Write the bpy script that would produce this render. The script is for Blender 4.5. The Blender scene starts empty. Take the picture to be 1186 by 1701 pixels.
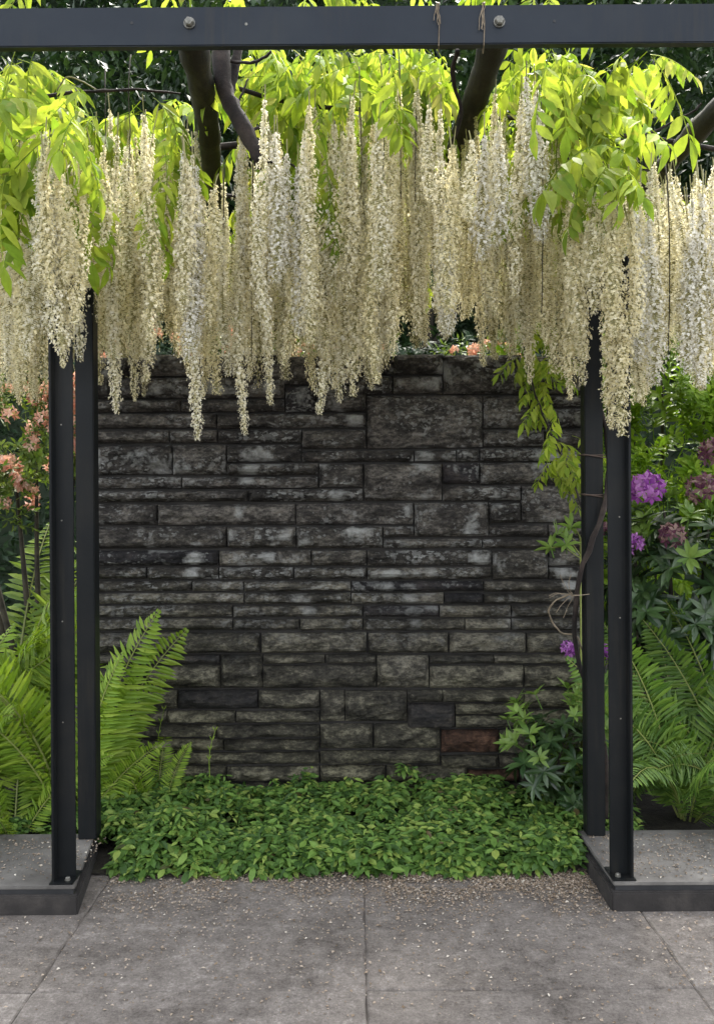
import bpy, math, random
from mathutils import Vector, Matrix, Euler, noise
R = math.radians
rnd = random.Random(7)
sc = bpy.context.scene
col = sc.collection

# ------------------------------------------------------------------ camera, sky, sun, exposure
H, F, CX, CY, ROLL = 1.55, 1500.0, 593.0, 850.5, R(-0.38)
cd = bpy.data.cameras.new('camera'); cam = bpy.data.objects.new('camera', cd); col.objects.link(cam)
cd.sensor_fit = 'HORIZONTAL'; cd.sensor_width = 36; cd.lens = 36*F/1186
cd.clip_start = 0.05; cd.clip_end = 2000
cam.matrix_world = Matrix.Translation((0, 0, H)) @ Matrix.Rotation(R(90), 4, 'X') @ Matrix.Rotation(ROLL, 4, 'Z')
sc.camera = cam
SUN_EL, SUN_AZ = 55.0, 14.0          # high, behind the wall and a little to the right
w = bpy.data.worlds.new('World'); sc.world = w; w.use_nodes = True
wn = w.node_tree.nodes; bgn = wn['Background']
sky = wn.new('ShaderNodeTexSky'); sky.sky_type = 'NISHITA'; sky.sun_disc = False
sky.sun_elevation = R(SUN_EL); sky.sun_rotation = R(SUN_AZ); sky.air_density = 1.0; sky.dust_density = 2.0; sky.ozone_density = 1.0
hz_ = wn.new('ShaderNodeHueSaturation'); hz_.inputs['Saturation'].default_value = 0.22     # thin high cloud whitens the whole sky
w.node_tree.links.new(sky.outputs[0], hz_.inputs['Color']); w.node_tree.links.new(hz_.outputs[0], bgn.inputs[0]); bgn.inputs[1].default_value = 0.15
sd = bpy.data.lights.new('sun', 'SUN'); sun = bpy.data.objects.new('sun', sd); col.objects.link(sun)
sd.energy = 2.2; sd.angle = R(9); sd.color = (1.0, 0.95, 0.86)
sv = Vector((math.sin(R(SUN_AZ))*math.cos(R(SUN_EL)), math.cos(R(SUN_AZ))*math.cos(R(SUN_EL)), math.sin(R(SUN_EL))))
sun.rotation_euler = (-sv).to_track_quat('-Z', 'Y').to_euler(); sun.location = (3, 12, 20)
sc.view_settings.view_transform = 'Standard'; sc.view_settings.look = 'None'
sc.view_settings.exposure = 2.4; sc.view_settings.gamma = 1.0
sc.cycles.max_bounces = 6; sc.cycles.diffuse_bounces = 3; sc.cycles.transmission_bounces = 4
sc.cycles.use_denoising = True

def at(px, py, Y):
    """world point that the photograph shows at pixel px,py, standing Y metres away"""
    dx, dy = px-CX, CY-py
    c, s = math.cos(-ROLL), math.sin(-ROLL)
    X, Z = dx*c+dy*s, -dx*s+dy*c
    return Vector((X/F*Y, Y, H+Z/F*Y))

# ------------------------------------------------------------------ helpers
class MB:
    def __init__(s): s.v, s.f = [], []
    def add(s, vs, fs):
        b = len(s.v); s.v.extend([tuple(v) for v in vs]); s.f.extend([tuple(i+b for i in f) for f in fs])
    def box(s, a, b, bev=0.0):
        (x0, y0, z0), (x1, y1, z1) = a, b
        if bev <= 0:
            s.add([(x0,y0,z0),(x1,y0,z0),(x1,y1,z0),(x0,y1,z0),(x0,y0,z1),(x1,y0,z1),(x1,y1,z1),(x0,y1,z1)],
                  [(0,3,2,1),(4,5,6,7),(0,1,5,4),(1,2,6,5),(2,3,7,6),(3,0,4,7)])
        else:
            import bmesh
            bm = bmesh.new(); bmesh.ops.create_cube(bm, size=1)
            for v in bm.verts:
                v.co = Vector(((x0+x1)/2+v.co.x*(x1-x0), (y0+y1)/2+v.co.y*(y1-y0), (z0+z1)/2+v.co.z*(z1-z0)))
            bmesh.ops.bevel(bm, geom=bm.edges[:], offset=bev, segments=2, affect='EDGES')
            bm.verts.index_update()
            s.add([v.co for v in bm.verts], [[v.index for v in f.verts] for f in bm.faces]); bm.free()
    def tube(s, pts, rad, n=6, cap=True):
        pts = [Vector(p) for p in pts]; k = len(pts)
        if not hasattr(rad, '__len__'): rad = [rad]*k
        vs, fs = [], []
        ref = None
        for i, p in enumerate(pts):
            t = (pts[min(i+1,k-1)]-pts[max(i-1,0)]).normalized()
            if ref is None: ref = t.orthogonal().normalized()
            ref = (ref-t*ref.dot(t))
            ref = ref.normalized() if ref.length > 1e-6 else t.orthogonal().normalized()
            bi = t.cross(ref)
            for j in range(n):
                a = 2*math.pi*j/n
                vs.append(p+(ref*math.cos(a)+bi*math.sin(a))*rad[i])
        for i in range(k-1):
            for j in range(n):
                fs.append((i*n+j, i*n+(j+1)%n, (i+1)*n+(j+1)%n, (i+1)*n+j))
        if cap: fs.append(tuple(range(n-1,-1,-1))); fs.append(tuple((k-1)*n+j for j in range(n)))
        s.add(vs, fs)
    def leaf(s, p, d, up, L, W, fold=0.25, droop=0.2, seg=3):
        """one pointed leaf: base p, direction d, upper side up"""
        d = d.normalized(); sd_ = d.cross(up)
        sd_ = sd_.normalized() if sd_.length > 1e-5 else d.orthogonal().normalized()
        up = sd_.cross(d)
        vs = [p]; fs = []
        prof = {2:(.75,), 3:(.8,.85), 4:(.7,1.0,.65)}[seg]
        for i, wv in enumerate(prof):
            t = (i+1)/seg
            c = p+d*(L*t)-up*(droop*L*t*t)
            e = up*(fold*W*.5*wv)
            vs += [c+sd_*(W*.5*wv)+e, c, c-sd_*(W*.5*wv)+e]
        vs.append(p+d*L-up*(droop*L))
        n = len(prof)
        fs += [(0,2,1),(0,3,2)]
        for i in range(n-1):
            a = 1+3*i
            fs += [(a,a+1,a+4,a+3),(a+1,a+2,a+5,a+4)]
        a = 1+3*(n-1); e = len(vs)-1
        fs += [(a,a+1,e),(a+1,a+2,e)]
        s.add(vs, fs)
    def mesh(s, name, m, smooth=False):
        me = bpy.data.meshes.new(name); me.from_pydata(s.v, [], s.f); me.update()
        if m: me.materials.append(m)
        if smooth:
            me.polygons.foreach_set('use_smooth', [True]*len(me.polygons))
        return me
    def build(s, name, m, parent=None, smooth=False):
        return put(name, s.mesh(name, m, smooth), parent)

def put(name, me, parent=None, loc=None, rot=None, scale=None):
    o = bpy.data.objects.new(name, me); col.objects.link(o)
    if parent: o.parent = parent
    if loc is not None: o.location = loc
    if rot is not None: o.rotation_euler = rot
    if scale is not None: o.scale = scale if hasattr(scale, '__len__') else (scale,)*3
    return o
def tag(o, label=None, cat=None, group=None, kind=None):
    if label: o['label'] = label
    if cat: o['category'] = cat
    if group: o['group'] = group
    if kind: o['kind'] = kind
    return o
def empty(name, loc=(0,0,0), rz=0):
    o = put(name, None, None, loc); o.rotation_euler = (0,0,rz); o.empty_display_size = .1
    return o
def rv(s=1.0):
    return Vector((rnd.uniform(-s,s), rnd.uniform(-s,s), rnd.uniform(-s,s)))

# ------------------------------------------------------------------ materials
def newmat(name):
    m = bpy.data.materials.new(name); m.use_nodes = True
    nt = m.node_tree; nt.nodes.clear()
    return m, nt.nodes, nt.links
def node(N, t, **kw):
    n = N.new(t)
    for k, v in kw.items():
        if k.startswith('i_'):
            key = k[2:]; key = int(key) if key.isdigit() else key.replace('_', ' ')
            n.inputs[key].default_value = v
        else: setattr(n, k, v)
    return n
def ramp(N, L, src, stops):
    r = N.new('ShaderNodeValToRGB'); L.new(src, r.inputs[0])
    el = r.color_ramp.elements
    while len(el) < len(stops): el.new(.5)
    for e, (p, c) in zip(el, stops):
        e.position = p; e.color = (*c, 1) if len(c) == 3 else c
    return r.outputs[0]
def mixc(N, L, fac, a, b, mode='MIX'):
    n = N.new('ShaderNodeMix'); n.data_type = 'RGBA'; n.blend_type = mode
    for sock, v in ((n.inputs[0], fac), (n.inputs[6], a), (n.inputs[7], b)):
        if isinstance(v, (int, float)): sock.default_value = v
        elif isinstance(v, tuple): sock.default_value = (*v, 1)
        else: L.new(v, sock)
    return n.outputs[2]
def mathn(N, L, op, a, b=0.0, clamp=False):
    n = N.new('ShaderNodeMath'); n.operation = op; n.use_clamp = clamp
    for sock, v in ((n.inputs[0], a), (n.inputs[1], b)):
        if isinstance(v, (int, float)): sock.default_value = v
        else: L.new(v, sock)
    return n.outputs[0]

def leaf_mat(name, stops, trans=0.4, tint=(1.0,1.0,0.55), rough=0.45, spec=0.35, objvar=0.25, objtint=None, blotch=None):
    """foliage or petals: colour differs per leaf and per sprig, light shines through"""
    m, N, L = newmat(name)
    g = N.new('ShaderNodeNewGeometry'); oi = N.new('ShaderNodeObjectInfo')
    c = ramp(N, L, g.outputs['Random Per Island'], stops)
    tc = N.new('ShaderNodeTexCoord')
    nz = node(N, 'ShaderNodeTexNoise', i_Scale=35.0, i_Detail=3.0); L.new(tc.outputs['Object'], nz.inputs['Vector'])
    v = mathn(N, L, 'MULTIPLY_ADD', oi.outputs['Random'], objvar*2); v.node.inputs[2].default_value = 1-objvar
    v2 = mathn(N, L, 'MULTIPLY_ADD', nz.outputs['Fac'], .5); v2.node.inputs[2].default_value = .75
    vv = mathn(N, L, 'MULTIPLY', v, v2)
    if objtint:
        r2 = mathn(N, L, 'FRACT', mathn(N, L, 'MULTIPLY', oi.outputs['Random'], 7.31))
        c = mixc(N, L, r2, c, mixc(N, L, 1.0, c, objtint, 'MULTIPLY'))
    if blotch:
        nb = node(N, 'ShaderNodeTexNoise', i_Scale=blotch[1], i_Detail=4.0, i_Roughness=.7); L.new(tc.outputs['Object'], nb.inputs['Vector'])
        c = mixc(N, L, ramp(N, L, nb.outputs['Fac'], [(.60,(0,0,0)),(.70,(1,1,1))]), c, blotch[0])
    hsv = N.new('ShaderNodeHueSaturation'); L.new(c, hsv.inputs['Color']); L.new(vv, hsv.inputs['Value'])
    p = node(N, 'ShaderNodeBsdfPrincipled', i_Roughness=rough); p.inputs['Specular IOR Level'].default_value = spec
    L.new(hsv.outputs[0], p.inputs['Base Color'])
    t = N.new('ShaderNodeBsdfTranslucent'); L.new(mixc(N, L, 1.0, hsv.outputs[0], tint, 'MULTIPLY'), t.inputs[0])
    mx = N.new('ShaderNodeMixShader'); mx.inputs[0].default_value = trans
    L.new(p.outputs[0], mx.inputs[1]); L.new(t.outputs[0], mx.inputs[2])
    o = N.new('ShaderNodeOutputMaterial'); L.new(mx.outputs[0], o.inputs[0])
    return m

def rough_mat(name, stops, scale=8.0, rough=.8, bump=.3, bscale=40.0, metallic=0.0, spec=.4, stretch=(1,1,1), bdist=.01):
    m, N, L = newmat(name)
    g = N.new('ShaderNodeNewGeometry')
    mp = N.new('ShaderNodeMapping'); mp.inputs['Scale'].default_value = stretch; L.new(g.outputs['Position'], mp.inputs[0])
    nz = node(N, 'ShaderNodeTexNoise', i_Scale=scale, i_Detail=8.0, i_Roughness=.65); L.new(mp.outputs[0], nz.inputs['Vector'])
    nb = node(N, 'ShaderNodeTexNoise', i_Scale=bscale, i_Detail=6.0, i_Roughness=.7); L.new(mp.outputs[0], nb.inputs['Vector'])
    c = ramp(N, L, nz.outputs['Fac'], stops)
    p = node(N, 'ShaderNodeBsdfPrincipled', i_Roughness=rough, i_Metallic=metallic); p.inputs['Specular IOR Level'].default_value = spec
    L.new(c, p.inputs['Base Color'])
    b = node(N, 'ShaderNodeBump', i_Strength=bump, i_Distance=bdist); L.new(nb.outputs['Fac'], b.inputs['Height']); L.new(b.outputs[0], p.inputs['Normal'])
    o = N.new('ShaderNodeOutputMaterial'); L.new(p.outputs[0], o.inputs[0])
    return m

def stone_mat(name, lo, mid, hi, moss=1.0):
    m, N, L = newmat(name)
    g = N.new('ShaderNodeNewGeometry'); oi = N.new('ShaderNodeObjectInfo')
    mp = N.new('ShaderNodeMapping'); mp.inputs['Scale'].default_value = (1,1,1.9); L.new(g.outputs['Position'], mp.inputs[0])
    n1 = node(N, 'ShaderNodeTexNoise', i_Scale=7.0, i_Detail=9.0, i_Roughness=.68); L.new(mp.outputs[0], n1.inputs['Vector'])
    n2 = node(N, 'ShaderNodeTexNoise', i_Scale=38.0, i_Detail=6.0, i_Roughness=.75); L.new(mp.outputs[0], n2.inputs['Vector'])
    n3 = node(N, 'ShaderNodeTexNoise', i_Scale=1.6, i_Detail=4.0); L.new(g.outputs['Position'], n3.inputs['Vector'])
    f = mathn(N, L, 'ADD', mathn(N, L, 'MULTIPLY', n1.outputs['Fac'], .55), mathn(N, L, 'MULTIPLY', n2.outputs['Fac'], .45))
    f = mathn(N, L, 'ADD', f, mathn(N, L, 'MULTIPLY', mathn(N, L, 'SUBTRACT', oi.outputs['Random'], .5), .075))
    c = ramp(N, L, f, [(.385, lo), (.50, mid), (.64, hi)])
    # olive algae towards the damp foot of the wall, sooty crust on the weathered upper courses
    sx = N.new('ShaderNodeSeparateXYZ'); L.new(g.outputs['Position'], sx.inputs[0])
    hz = N.new('ShaderNodeMapRange'); hz.inputs[1].default_value = 1.5; hz.inputs[2].default_value = .25; L.new(sx.outputs[2], hz.inputs[0])
    mo = mathn(N, L, 'MULTIPLY', hz.outputs[0], mathn(N, L, 'MULTIPLY', n3.outputs['Fac'], 1.5*moss), clamp=True)
    c = mixc(N, L, mo, c, mixc(N, L, 1.0, c, (1.35, 1.40, .98), 'MULTIPLY'))
    # pale lichen: large blotches and fine specks
    nl = node(N, 'ShaderNodeTexNoise', i_Scale=4.2, i_Detail=7.0, i_Roughness=.6); nl.noise_dimensions = '3D'; L.new(g.outputs['Position'], nl.inputs['Vector'])
    bl = ramp(N, L, nl.outputs['Fac'], [(.565, (0,0,0)), (.65, (1,1,1))])
    wv = N.new('ShaderNodeVectorMath'); wv.operation = 'MULTIPLY_ADD'; L.new(n2.outputs['Color'], wv.inputs[0]); wv.inputs[1].default_value = (.035,.035,.035); L.new(g.outputs['Position'], wv.inputs[2])
    vo = node(N, 'ShaderNodeTexVoronoi', i_Scale=34.0); L.new(wv.outputs[0], vo.inputs['Vector'])
    npat = node(N, 'ShaderNodeTexNoise', i_Scale=3.0, i_Detail=3.0); L.new(mp.outputs[0], npat.inputs['Vector'])
    sc_ = N.new('ShaderNodeSeparateColor'); L.new(vo.outputs['Color'], sc_.inputs[0])
    thr = mathn(N, L, 'MULTIPLY_ADD', npat.outputs['Fac'], 1.1); thr.node.inputs[2].default_value = -.42
    thr = mathn(N, L, 'MULTIPLY', mathn(N, L, 'ADD', thr, .08), mathn(N, L, 'MULTIPLY', sc_.outputs[0], 1.9))
    spk = mathn(N, L, 'LESS_THAN', vo.outputs['Distance'], thr)
    hi2 = N.new('ShaderNodeMapRange'); hi2.inputs[1].default_value = .7; hi2.inputs[2].default_value = 1.3; L.new(sx.outputs[2], hi2.inputs[0])
    nc = node(N, 'ShaderNodeTexNoise', i_Scale=26.0, i_Detail=7.0, i_Roughness=.62); L.new(mp.outputs[0], nc.inputs['Vector'])
    cr = mathn(N, L, 'MULTIPLY', ramp(N, L, nc.outputs['Fac'], [(.545,(0,0,0)),(.60,(1,1,1))]), ramp(N, L, npat.outputs['Fac'], [(.46,(0,0,0)),(.60,(1,1,1))]))
    bl = mathn(N, L, 'MAXIMUM', bl, mathn(N, L, 'MULTIPLY', cr, .8))
    lf = mathn(N, L, 'MULTIPLY', mathn(N, L, 'MAXIMUM', mathn(N, L, 'MULTIPLY', bl, .75), mathn(N, L, 'MULTIPLY', spk, .30)), hi2.outputs[0])
    lf = mathn(N, L, 'MULTIPLY', lf, mathn(N, L, 'MULTIPLY_ADD', n2.outputs['Fac'], 1.4), clamp=True)
    c = mixc(N, L, lf, c, (.37, .375, .36))
    p = node(N, 'ShaderNodeBsdfPrincipled', i_Roughness=.88); p.inputs['Specular IOR Level'].default_value = .25
    L.new(c, p.inputs['Base Color'])
    hgt = mathn(N, L, 'ADD', n2.outputs['Fac'], mathn(N, L, 'MULTIPLY', n1.outputs['Fac'], 1.5))
    b = node(N, 'ShaderNodeBump', i_Strength=.9, i_Distance=.03); L.new(hgt, b.inputs['Height']); L.new(b.outputs[0], p.inputs['Normal'])
    o = N.new('ShaderNodeOutputMaterial'); L.new(p.outputs[0], o.inputs[0])
    return m

M = {}
M['stone'] = stone_mat('weathered_stone', (.0115,.0106,.0100), (.053,.048,.0435), (.225,.205,.178))
M['stone_red'] = stone_mat('red_stone', (.014,.009,.007), (.055,.029,.020), (.15,.082,.055), .3)
M['stone_dark'] = stone_mat('dark_stone', (.010,.010,.012), (.026,.024,.026), (.07,.06,.058), .6)
M['mortar'] = rough_mat('mortar', [(.3,(.008,.0075,.007)),(.7,(.034,.031,.028))])
M['paint'] = rough_mat('slate_grey_paint', [(.3,(.0085,.0130,.0205)),(.55,(.0115,.0168,.0255)),(.75,(.017,.0225,.030))], scale=2.2, rough=.5, bump=.05, bscale=160, spec=.22)
M['paint_post'] = rough_mat('dark_grey_paint', [(.3,(.0050,.0062,.0070)),(.55,(.0072,.0084,.0092)),(.75,(.0125,.0128,.0122))], scale=3.0, rough=.5, bump=.06, bscale=120, spec=.14)
def dirty(m, dirt, amt):
    N, L = m.node_tree.nodes, m.node_tree.links
    p = next(n for n in N if n.type == 'BSDF_PRINCIPLED'); src = p.inputs['Base Color'].links[0].from_socket
    g = N.new('ShaderNodeNewGeometry'); mp = N.new('ShaderNodeMapping'); mp.inputs['Scale'].default_value = (26,26,1.6); L.new(g.outputs['Position'], mp.inputs[0])
    st = node(N, 'ShaderNodeTexNoise', i_Scale=1.0, i_Detail=6.0, i_Roughness=.7); L.new(mp.outputs[0], st.inputs['Vector'])
    bg = node(N, 'ShaderNodeTexNoise', i_Scale=2.4, i_Detail=5.0, i_Roughness=.6); L.new(g.outputs['Position'], bg.inputs['Vector'])
    f = mathn(N, L, 'MULTIPLY', ramp(N, L, st.outputs['Fac'], [(.45,(0,0,0)),(.75,(1,1,1))]), ramp(N, L, bg.outputs['Fac'], [(.42,(0,0,0)),(.68,(1,1,1))]))
    sp = node(N, 'ShaderNodeTexNoise', i_Scale=140.0, i_Detail=2.0); L.new(g.outputs['Position'], sp.inputs['Vector'])
    f = mathn(N, L, 'MAXIMUM', f, mathn(N, L, 'MULTIPLY', ramp(N, L, sp.outputs['Fac'], [(.70,(0,0,0)),(.74,(1,1,1))]), .5))
    L.new(mixc(N, L, mathn(N, L, 'MULTIPLY', f, amt), src, dirt), p.inputs['Base Color'])
    ro = mathn(N, L, 'MULTIPLY_ADD', bg.outputs['Fac'], .35); ro.node.inputs[2].default_value = .28; L.new(ro, p.inputs['Roughness'])
dirty(M['paint'], (.034,.031,.024), .8); dirty(M['paint_post'], (.026,.023,.018), .9)
M['bolt'] = rough_mat('weathered_zinc', [(.3,(.10,.10,.09)),(.7,(.24,.23,.20))], scale=60, rough=.45, metallic=.7, bump=.1)
M['slab'] = None
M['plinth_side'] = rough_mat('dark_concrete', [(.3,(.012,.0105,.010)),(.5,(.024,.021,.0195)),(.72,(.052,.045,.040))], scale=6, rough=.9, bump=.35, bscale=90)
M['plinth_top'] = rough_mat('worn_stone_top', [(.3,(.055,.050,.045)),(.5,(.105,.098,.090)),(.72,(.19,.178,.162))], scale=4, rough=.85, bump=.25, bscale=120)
M['steel_edge'] = rough_mat('blackened_steel', [(.3,(.010,.011,.012)),(.7,(.03,.03,.032))], rough=.5, bump=.1)
M['pole'] = rough_mat('mossy_pole_bark', [(.3,(.006,.005,.004)),(.5,(.018,.015,.011)),(.72,(.060,.052,.034))], scale=9, rough=.85, bump=.6, bscale=50, stretch=(1,.35,1))
M['limb'] = rough_mat('vine_bark', [(.3,(.006,.0045,.004)),(.5,(.018,.0125,.0105)),(.75,(.055,.041,.033))], scale=12, rough=.9, bump=.6, bscale=50)
M['stem'] = rough_mat('dark_stem_bark', [(.3,(.014,.012,.009)),(.7,(.06,.05,.035))], scale=14, rough=.9, bump=.5)
M['raffia'] = rough_mat('dry_raffia', [(.3,(.11,.085,.055)),(.7,(.26,.21,.15))], scale=20, rough=.8)
M['wire'] = rough_mat('rusty_wire', [(.3,(.03,.022,.017)),(.7,(.09,.06,.045))], scale=20, rough=.7)
M['soil'] = rough_mat('dark_soil', [(.3,(.012,.010,.007)),(.5,(.024,.020,.014)),(.75,(.05,.042,.03))], scale=14, rough=.95, bump=.8, bscale=40, bdist=.03)
M['sand'] = rough_mat('joint_sand', [(.3,(.022,.019,.017)),(.5,(.07,.06,.052)),(.66,(.19,.16,.135))], scale=9, rough=.95, bump=.4)
M['flower'] = leaf_mat('cream_petals', [(.0,(.66,.61,.43)),(.3,(.77,.73,.58)),(.7,(.84,.81,.70)),(1,(.90,.88,.83))], trans=.55, tint=(1.0,.98,.86), rough=.7, spec=.12, objvar=.08, objtint=(.95,.92,.78))
M['flower_lit'] = leaf_mat('front_lit_petals', [(.0,(.60,.57,.47)),(.3,(.70,.68,.60)),(1,(.80,.78,.73))], trans=.40, tint=(1.0,.98,.92), rough=.7, spec=.12, objvar=.05)  # whiter copy of the cream petals: front sky light put into the colour
M['rachis'] = leaf_mat('raceme_stalk', [(0,(.20,.19,.07)),(1,(.32,.29,.14))], trans=.1, objvar=.1)
M['wleaf'] = leaf_mat('young_wisteria_leaf', [(0,(.16,.26,.03)),(.4,(.27,.36,.045)),(.85,(.37,.44,.08)),(1,(.46,.44,.14))], trans=.5, tint=(1.1,1.07,.56), rough=.62, spec=.15, objvar=.32, blotch=((.30,.27,.07),9.0))
M['ivy'] = leaf_mat('groundcover_leaf', [(0,(.10,.07,.03)),(.015,(.030,.070,.015)),(.4,(.070,.145,.027)),(.75,(.13,.23,.044)),(1,(.25,.32,.07))], trans=.32, tint=(1.1,1.1,.4), rough=.55, spec=.3, objvar=.0)
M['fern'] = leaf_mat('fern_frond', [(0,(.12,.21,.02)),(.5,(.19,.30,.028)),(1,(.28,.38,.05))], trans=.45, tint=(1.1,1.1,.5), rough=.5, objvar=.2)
M['fern_dark'] = leaf_mat('dark_fern_frond', [(0,(.055,.115,.022)),(.5,(.10,.18,.030)),(1,(.16,.25,.045))], trans=.35, tint=(1.0,1.1,.5), rough=.5, objvar=.25)  # deeper green variant for the ferns on the right
M['fernstem'] = leaf_mat('fern_stalk', [(0,(.14,.18,.04)),(1,(.20,.22,.06))], trans=.1)
M['rhodo'] = leaf_mat('rhododendron_leaf', [(0,(.018,.040,.014)),(.5,(.032,.065,.020)),(1,(.055,.10,.03))], trans=.12, rough=.35, spec=.5, objvar=.3)
M['rhodo_new'] = leaf_mat('young_rhododendron_leaf', [(0,(.09,.17,.03)),(.5,(.14,.23,.045)),(1,(.20,.29,.07))], trans=.35, rough=.4, objvar=.2)
M['purple'] = leaf_mat('purple_petals', [(0,(.17,.035,.21)),(.5,(.29,.085,.33)),(1,(.46,.22,.48))], trans=.35, tint=(1,.8,1), rough=.6, spec=.2, objvar=.12)
M['mauve'] = leaf_mat('faded_mauve_petals', [(0,(.06,.018,.04)),(.5,(.11,.045,.065)),(1,(.24,.17,.14))], trans=.3, tint=(1,.8,.9), rough=.7, spec=.2, objvar=.12)
M['peach'] = leaf_mat('peach_petals', [(0,(.58,.27,.20)),(.5,(.74,.44,.34)),(1,(.84,.62,.52))], trans=.4, tint=(1,.85,.75), rough=.6, spec=.2, objvar=.15)
M['azalea'] = leaf_mat('azalea_leaf', [(0,(.08,.14,.025)),(.5,(.13,.20,.035)),(1,(.22,.29,.06))], trans=.4, rough=.45, objvar=.25)
M['bright'] = leaf_mat('bright_shrub_leaf', [(0,(.13,.24,.02)),(.5,(.21,.34,.03)),(1,(.30,.43,.05))], trans=.42, tint=(1.1,1.1,.4), rough=.45, objvar=.25)
M['tree'] = leaf_mat('dark_tree_leaf', [(0,(.012,.030,.012)),(.5,(.022,.048,.018)),(1,(.04,.075,.025))], trans=.2, rough=.5, objvar=.15)
M['petal'] = leaf_mat('fallen_petals', [(0,(.12,.085,.055)),(.5,(.27,.21,.155)),(.9,(.36,.30,.24)),(1,(.56,.52,.45))], trans=.1, rough=.7, spec=.2, objvar=0)

def slab_mat():
    m, N, L = newmat('weathered_concrete_slab')
    g = N.new('ShaderNodeNewGeometry'); oi = N.new('ShaderNodeObjectInfo')
    n1 = node(N, 'ShaderNodeTexNoise', i_Scale=2.6, i_Detail=8.0, i_Roughness=.7); L.new(g.outputs['Position'], n1.inputs['Vector'])
    n2 = node(N, 'ShaderNodeTexNoise', i_Scale=95.0, i_Detail=5.0, i_Roughness=.85); L.new(g.outputs['Position'], n2.inputs['Vector'])
    n3 = node(N, 'ShaderNodeTexNoise', i_Scale=17.0, i_Detail=6.0, i_Roughness=.75); L.new(g.outputs['Position'], n3.inputs['Vector'])
    f = mathn(N, L, 'ADD', mathn(N, L, 'MULTIPLY', n1.outputs['Fac'], .26), mathn(N, L, 'ADD', mathn(N, L, 'MULTIPLY', n2.outputs['Fac'], .40), mathn(N, L, 'MULTIPLY', n3.outputs['Fac'], .34)))
    f = mathn(N, L, 'ADD', f, mathn(N, L, 'MULTIPLY', mathn(N, L, 'SUBTRACT', oi.outputs['Random'], .5), .05))
    c = ramp(N, L, f, [(.37,(.040,.034,.029)), (.45,(.108,.094,.083)), (.53,(.165,.146,.131)), (.62,(.31,.28,.252))])
    st = ramp(N, L, n1.outputs['Fac'], [(.34,(.86,.85,.84)), (.48,(1,1,1))])
    c = mixc(N, L, .8, c, st, 'MULTIPLY')
    p = node(N, 'ShaderNodeBsdfPrincipled', i_Roughness=.86); p.inputs['Specular IOR Level'].default_value = .3
    L.new(c, p.inputs['Base Color'])
    b = node(N, 'ShaderNodeBump', i_Strength=.5, i_Distance=.008); L.new(mathn(N, L, 'ADD', n2.outputs['Fac'], n3.outputs['Fac']), b.inputs['Height']); L.new(b.outputs[0], p.inputs['Normal'])
    o = N.new('ShaderNodeOutputMaterial'); L.new(p.outputs[0], o.inputs[0])
    return m
M['slab'] = slab_mat()

# ------------------------------------------------------------------ setting: ground, paving
b = MB(); b.add([(-400,-400,-.06),(400,-400,-.06),(400,400,-.06),(-400,400,-.06)], [(0,1,2,3)])
tag(b.build('ground', M['soil']), kind='structure')
b = MB()
nx, ny = 60, 40
for j in range(ny+1):
    for i in range(nx+1):
        x = -6+12*i/nx; y = 3.86+8.0*j/ny
        b.v.append((x, y, .0+.03*noise.noise(Vector((x*1.7, y*1.7, 0)))+.02*min(1, (y-3.86)*2)+ (.0 if y < 5 else .05*(y-5))))
for j in range(ny):
    for i in range(nx):
        a = j*(nx+1)+i; b.f.append((a, a+1, a+nx+2, a+nx+1))
tag(b.build('soil_bed', M['soil'], smooth=True), kind='structure')

b = MB(); b.add([(-3.3,-1.5,-.0065),(3.3,-1.5,-.0065),(3.3,4.0,-.0065),(-3.3,4.0,-.0065)], [(0,1,2,3)])
tag(b.build('joint_sand', M['sand']), kind='structure')
pav = tag(empty('paving', (0,0,0)), kind='structure')
XJ = [-3.20, -2.13, -1.062, .02, 1.085, 2.16, 3.24]
YJ = [-1.35, -.28, .79, 1.86, 2.925, 3.985]
for i in range(len(XJ)-1):
    for j in range(len(YJ)-1):
        x0, x1, y0, y1 = XJ[i], XJ[i+1], YJ[j], YJ[j+1]
        gx = .0018 if i != 2 else .0020; gy = .0024 if i != 2 else .0007
        k = 14
        bb = MB()
        per = []
        for e, (ax, ay, bx, by) in enumerate(((x0+gx,y0+gy,x1-gx,y0+gy),(x1-gx,y0+gy,x1-gx,y1-gy),(x1-gx,y1-gy,x0+gx,y1-gy),(x0+gx,y1-gy,x0+gx,y0+gy))):
            for q in range(k):
                t = q/k; jx = noise.noise(Vector((ax*7+bx*t*9, ay*5+by*t*9, e)))*.009
                per.append(Vector((ax+(bx-ax)*t, ay+(by-ay)*t, 0))+Vector((jx if e%2 else 0, 0 if e%2 else jx, 0)))
        c0 = Vector(((x0+x1)/2, (y0+y1)/2, 0)); n = len(per)
        tz = rnd.uniform(-.003,.002)
        inner = [c0+(p-c0)*(1-.012)+Vector((0,0,tz)) for p in per]
        edge = [p+Vector((0,0,tz-.005)) for p in per]
        low = [p+Vector((0,0,-.05)) for p in per]
        bb.add([v-c0 for v in inner+edge+low], [tuple(range(n))]+[(q,n+q,n+(q+1)%n,(q+1)%n) for q in range(n)]+[(n+q,2*n+q,2*n+(q+1)%n,n+(q+1)%n) for q in range(n)])
        o = bb.build('slab', M['slab'], pav); o.location = c0

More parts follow.
